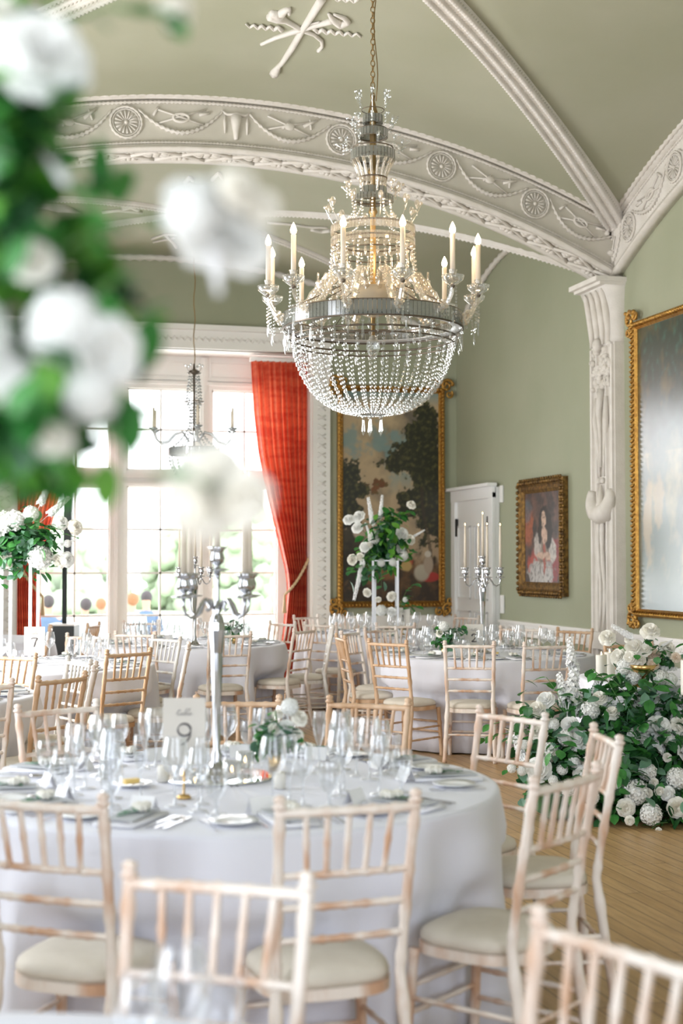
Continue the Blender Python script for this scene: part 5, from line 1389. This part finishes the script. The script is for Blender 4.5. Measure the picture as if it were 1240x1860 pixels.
fo = FP(850, 1380, .3); org = (fo.x, fo.y, 0)
arr = arrangement('floor_flower_arrangement', 'large mound of white roses, hydrangeas, delphiniums and greenery on the floor at the right', 'flower arrangement', org,
 [(FP(x, y, -.05), r, k) for x, y, r, k in FB], [(FP(*a, .02), FP(*b, .05), 1.0) for a, b in SP], lp, 2700, .08, .08, st)
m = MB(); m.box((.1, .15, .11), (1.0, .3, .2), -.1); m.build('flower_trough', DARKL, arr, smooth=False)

# bowl arrangement on small table
BD = 9.05
def BP(x, y, d=0): a = q(x, y); return at_d(a[0], a[1], BD+d)
BB = [(790, 252, .055, 'c'), (948, 312, .055, 'r'), (860, 368, .055, 'c'), (932, 378, .05, 'r'), (990, 385, .035, 's'), (1045, 212, .055, 'c'), (1066, 355, .045, 'b'), (1060, 415, .035, 'b'), (1150, 318, .05, 'c'), (892, 428, .05, 'h'), (1012, 325, .04, 'r'), (1200, 372, .03, 'b'), (945, 487, .05, 'h'), (1110, 490, .05, 'h'), (1165, 505, .045, 'h'), (915, 260, .03, 's')]
bo = at_z(q(995, 545)[0], q(995, 545)[1], ZT); 
BD = bo.x*SN+bo.y*CS
arr = arrangement('bowl_flower_arrangement', 'cream rose arrangement in a footed gold bowl on the small table at the right', 'flower arrangement', (bo.x, bo.y, ZT),
 [(BP(x, y, random.uniform(-.06, .04)), r, k) for x, y, r, k in BB], [(BP(930, 250), BP(815, 180), 1), (BP(1100, 440), BP(1210, 440), 1), (BP(1120, 300), BP(1180, 270), .8)],
 [BP(x, y, .05) for x, y in ((960, 400), (1000, 430), (1050, 380), (1080, 440), (900, 440), (1120, 380))], 260, .055, .06, [(BP(960, 420), BP(800, 262), 4, .05), (BP(1000, 300), BP(1030, 250), 3, .07), (BP(1090, 340), BP(1200, 360), 5, .05)])
m = MB(); m.lathe([(.06, 0), (.058, .006), (.02, .02), (.014, .045), (.03, .07), (.08, .10), (.11, .14), (.105, .14), (.03, .09), (0, .085)], 24, cap=False); m.build('bowl', GOLDV, arr)
def pillar(px, py, h, r, label):
    p = at_z(px, py, ZT); o = thing('pillar_candle', label, 'candle', (p.x, p.y, ZT))
    MB().lathe([(0, 0), (r, 0), (r*1.02, .02), (r, h), (r*.93, h+.006), (r*.7, h-.006), (0, h-.008)], 24, cap=False).build('wax', WAXW, o); link('flame', fl_me, o, (0, 0, h-.004), None, 1.3)
pillar(1092, 1236, .165, .036, 'lit ivory pillar candle left of the gold flower bowl, the front one'); pillar(1107, 1230, .165, .036, 'lit ivory pillar candle just behind the left one'); pillar(1248, 1262, .2, .038, 'lit ivory pillar candle cut by the right picture edge')

# bud vase on table 9
pv = at_z(499, 1402, ZT); dv = pv.x*SN+pv.y*CS
def VP(x, y, d=0): return at_d(x, y, dv+d)
arr = arrangement('bud_vase_arrangement', 'small gold vase of cream roses and leaves on the nearest table', 'flower arrangement', (pv.x, pv.y, ZT),
 [(VP(526, 1284), .034, 'h'), (VP(545, 1304), .034, 'c'), (VP(505, 1296, .02), .022, 's'), (VP(497, 1324, -.02), .026, 'c'), (VP(540, 1336, -.02), .026, 'r'), (VP(520, 1320, -.02), .028, 'r')], [], [VP(500, 1325), VP(512, 1340), VP(492, 1340), VP(525, 1345), VP(480, 1335)], 190, .02, .045, [(VP(505, 1350), VP(500, 1292), 4, .05)], leafm=(LEAF, LEAF2))
MB().lathe([(0, 0), (.022, 0), (.024, .03), (.024, .085), (.021, .085), (.02, .01), (0, .01)], 20, cap=False).build('vase', GOLDV, arr)
pv = at_z(806, 1192, ZT); dv = pv.x*SN+pv.y*CS
arr = arrangement('bud_vase_arrangement', 'small gold vase with one cream rose left of the number 2 card', 'flower arrangement', (pv.x, pv.y, ZT),
 [(VP(806, 1138), .045, 'h'), (VP(797, 1150, -.02), .03, 'c'), (VP(815, 1155), .025, 'c')], [], [VP(806, 1155), VP(800, 1165), VP(815, 1165), VP(828, 1150)], 120, .03, .06, [(VP(806, 1165), VP(838, 1145), 4, .06)], leafm=(LEAF, LEAF2))
MB().lathe([(0, 0), (.022, 0), (.024, .03), (.024, .085), (.021, .085), (.02, .01), (0, .01)], 20, cap=False).build('vase', GOLDV, arr)
pv = W(pxL(426, 13.4), 13.4, ZT); dv = 13.4
arr = arrangement('bud_vase_arrangement', 'small vase of greenery and white blooms on the table before the window', 'flower arrangement', (pv.x, pv.y, ZT),
 [(VP(420, 1138), .035, 'h'), (VP(428, 1145, -.02), .03, 'c')], [], [VP(420, 1142), VP(414, 1146), VP(428, 1140)], 90, .03, .06, [], leafm=(LEAF, LEAF2))
MB().lathe([(0, 0), (.022, 0), (.024, .03), (.024, .085), (.021, .085), (.02, .01), (0, .01)], 20, cap=False).build('vase', GOLDV, arr)

# tall arrangement on table one
D1 = 15.0
def T1(x, y, d=0): return at_d(600+x/5.636, 880+y/5.636, D1+d)
TB1 = [(185, 355, .05, 'r'), (285, 325, .058, 'r'), (270, 440, .05, 'r'), (450, 540, .075, 'p'), (215, 770, .055, 'c'), (630, 1150, .05, 'r'), (370, 1110, .045, 'c'), (490, 1182, .035, 's'), (300, 740, .04, 'r'), (345, 640, .045, 'r'), (395, 620, .04, 'c'), (655, 620, .05, 'h'), (740, 730, .06, 'h'), (740, 500, .06, 'r'), (820, 560, .055, 'c'), (830, 205, .048, 'r'), (690, 755, .03, 's'), (520, 800, .045, 'h'), (640, 795, .045, 'h'), (520, 1290, .06, 'h'), (620, 1310, .05, 'r'), (600, 560, .03, 's'), (550, 420, .03, 's'), (765, 1180, .03, 'h'), (720, 660, .04, 'r')]
TS1 = [((430, 400), (385, 130), .5), ((510, 335), (530, 105), .5), ((400, 510), (355, 390), .6), ((330, 800), (240, 1185), .35), ((830, 545), (965, 465), .45), ((300, 860), (350, 780), .6)]
o1 = W(pxL(700, D1), D1, ZT)
arr = arrangement('tall_flower_arrangement', 'tall white flower arrangement on a white metal stand before the landscape painting', 'flower arrangement', tuple(o1),
 [(T1(x, y, -.05), r, k) for x, y, r, k in TB1], [(T1(*a), T1(*b), f*1.3) for a, b, f in TS1], [T1(x, y, random.uniform(-.05, .12)) for x, y in ((520, 620), (580, 560), (480, 700), (600, 680), (560, 420), (620, 700), (430, 740), (640, 440), (520, 480), (650, 560), (380, 850))], 520, .085, .10,
 [(T1(560, 450), T1(600, 230), 5, .10), (T1(620, 450), T1(800, 270), 6, .09), (T1(400, 560), T1(180, 360), 2, .06), (T1(380, 820), T1(210, 880), 5, .11), (T1(700, 1250), T1(850, 1020), 6, .10), (T1(720, 1300), T1(900, 1250), 6, .10), (T1(650, 1300), T1(780, 1150), 5, .1), (T1(520, 850), T1(520, 1040), 3, .08), (T1(740, 650), T1(850, 700), 3, .08)], leafm=(LEAF, LEAF3, DARKL, LEAF2))
ztop = T1(560, 780).z
stand(arr, [W(pxL(677, D1-.08), D1-.08), W(pxL(722, D1-.08), D1-.08), W(pxL(681, D1+.18), D1+.18), W(pxL(719, D1+.18), D1+.18)], ZT, ztop, o1)

# tall arrangement on table seven
D7 = 10.6
def T7(x, y, d=0): return at_d(x/6.2, 860+y/6.2, D7+d)
B7 = [(55, 545, .085, 'h'), (165, 530, .08, 'h'), (450, 940, .095, 'p'), (855, 600, .055, 'r'), (765, 970, .055, 'r'), (680, 1000, .05, 'c'), (345, 835, .035, 's'), (40, 930, .035, 's'), (125, 945, .038, 's'), (85, 1025, .04, 's'), (350, 450, .06, 'h'), (700, 550, .05, 'r'), (-60, 700, .07, 'r'), (-40, 1000, .05, 'h'), (760, 790, .03, 'h'), (640, 960, .03, 'c'), (-120, 860, .06, 'h')]
S7 = [((455, 340), (580, 60), .45), ((555, 460), (785, 260), .45), ((690, 800), (870, 740), .3), ((330, 520), (300, 380), .5)]
o7 = W(pxL(40, 10.75), 10.75, ZT)
arr = arrangement('tall_flower_arrangement', 'tall white flower and eucalyptus arrangement above the number 7 card at the left', 'flower arrangement', tuple(o7),
 [(T7(x, y, -.06), r, k) for x, y, r, k in B7], [(T7(*a), T7(*b), f*2) for a, b, f in S7], [T7(x, y, random.uniform(-.05, .1)) for x, y in ((180, 720), (240, 820), (100, 780), (300, 700), (60, 830), (220, 640), (380, 820), (-50, 800), (160, 900), (430, 740))], 620, .075, .08,
 [(T7(400, 700), T7(700, 560), 6, .12), (T7(420, 640), T7(620, 620), 5, .12), (T7(300, 950), T7(220, 1120), 5, .09), (T7(500, 980), T7(560, 1050), 3, .10), (T7(600, 720), T7(860, 720), 4, .03), (T7(0, 1050), T7(20, 1240), 5, .08), (T7(60, 650), T7(0, 470), 4, .1), (T7(330, 950), T7(380, 1180), 5, .04)], leafm=(LEAF, DARKL, LEAF2))
ztop = T7(300, 980).z
stand(arr, [W(pxL(56, 10.55), 10.55), W(pxL(4, 10.6), 10.6), W(pxL(70, 10.85), 10.85), W(pxL(20, 10.9), 10.9)], ZT, ztop, o7)

# blurred arrangement close to the camera, on the near table
DN = 1.22
def TN(x, y, d=0): return at_d(x, y, DN+d)
BN = [(75, 95, .036, 'r'), (320, 22, .018, 's'), (0, 30, .022, 'c'), (120, 600, .036, 'h'), (190, 640, .032, 'r'), (60, 470, .022, 's'), (90, 800, .022, 's'), (20, 690, .026, 'h'),
      (385, 400, .040, 'r'), (350, 392, .024, 'h'), (440, 440, .026, 'r'), (435, 340, .020, 's'), (480, 372, .016, 's'), (392, 896, .038, 'r'), (440, 906, .024, 'c'), (352, 898, .022, 's'), (165, 720, .024, 'h'), (-60, 620, .04, 'h')]
SNN = [((385, 430), (397, 535), .35), ((120, 330), (70, 260), .4)]
Lt, Dt, _ = TB['near']; on = W(Lt, Dt, ZT)
base = [(-10, 60), (40, 200), (-20, 380), (60, 430), (20, 640), (60, 700), (120, 740), (60, 820), (-60, 500), (150, 560), (20, 260), (40, 740), (100, 660), (30, 780), (-10, 700)]
arr = arrangement('tall_flower_arrangement', 'out-of-focus white and green flower arrangement filling the upper left corner', 'flower arrangement', tuple(on),
 [(TN(x, y, random.uniform(-.02, .02)), r, k) for x, y, r, k in BN], [(TN(*a), TN(*b), f*2) for a, b, f in SNN], [TN(x, y, random.uniform(.0, .08)) for x, y in base], 760, .028, .048,
 [(TN(80, 60), TN(300, 25), 6, .03), (TN(120, 450), TN(330, 400, .02), 5, .03), (TN(100, 700), TN(190, 770), 5, .03), (TN(60, 300), TN(170, 200), 5, .035), (TN(160, 560), TN(230, 500), 4, .03), (TN(280, 860), TN(375, 882, -.03), 2, .02), (TN(60, 820), TN(110, 880), 4, .03), (TN(60, 250), TN(150, 380), 6, .035)], leafm=(LEAF, DARKL, LEAF3))
stand(arr, [on+Vector((dx, dy, 0)) for dx in (-.1, .1) for dy in (-.1, .1)], ZT, 1.60, on)
m = MB()
for y_ in (60, 300, 500, 700): m.tube([Vector((0, 0, 1.62-ZT)), (TN(-60, y_)-on)*.6+Vector((0, 0, .1)), TN(20, y_, .03)-on], .003, 5)
m.build('stems', STEMG, arr)['kind'] = 'stuff'

# glasses on the near table
for (px, D, k, lb) in ((330, 2.08, 'balloon', 'very blurred glass at the bottom edge before the nearest chair'), (255, 2.0, 'white', 'very blurred slim glass at the bottom edge left of the nearest chair post'), (405, 2.15, 'goblet', 'very blurred low goblet at the bottom edge right of the blurred wine glass')):
    p = W(pxL(px, D), D); glass_at(k, p.x, p.y, '', 'on the near table', label=lb)

# loudspeaker column
DS = 15.6; p = W(pxL(118, DS), DS)
o = thing('column_loudspeaker', 'black column loudspeaker on a thin pole and bass box left of the window', 'loudspeaker', (p.x, p.y, 0), -TH)
bevel(MB().box((0, 0, .42), (.28, .34, .84)).build('bass_box', BLACK, o, smooth=False), .01)
MB().box((0, -.172, .42), (.24, .006, .76)).build('grille', mat('dark_grille', (.05, .055, .06), .7), o, smooth=False)
MB().box((-.0, 0, .85), (.29, .35, .02)).build('box_top', WPAINT, o, smooth=False)
MB().tube([(.0, 0, .85), (0, 0, 1.62)], .028, 10).build('pole', BLACK, o)
bevel(MB().box((.035, 0, 1.98), (.085, .10, .75)).build('column', BLACK, o, smooth=False), .01)
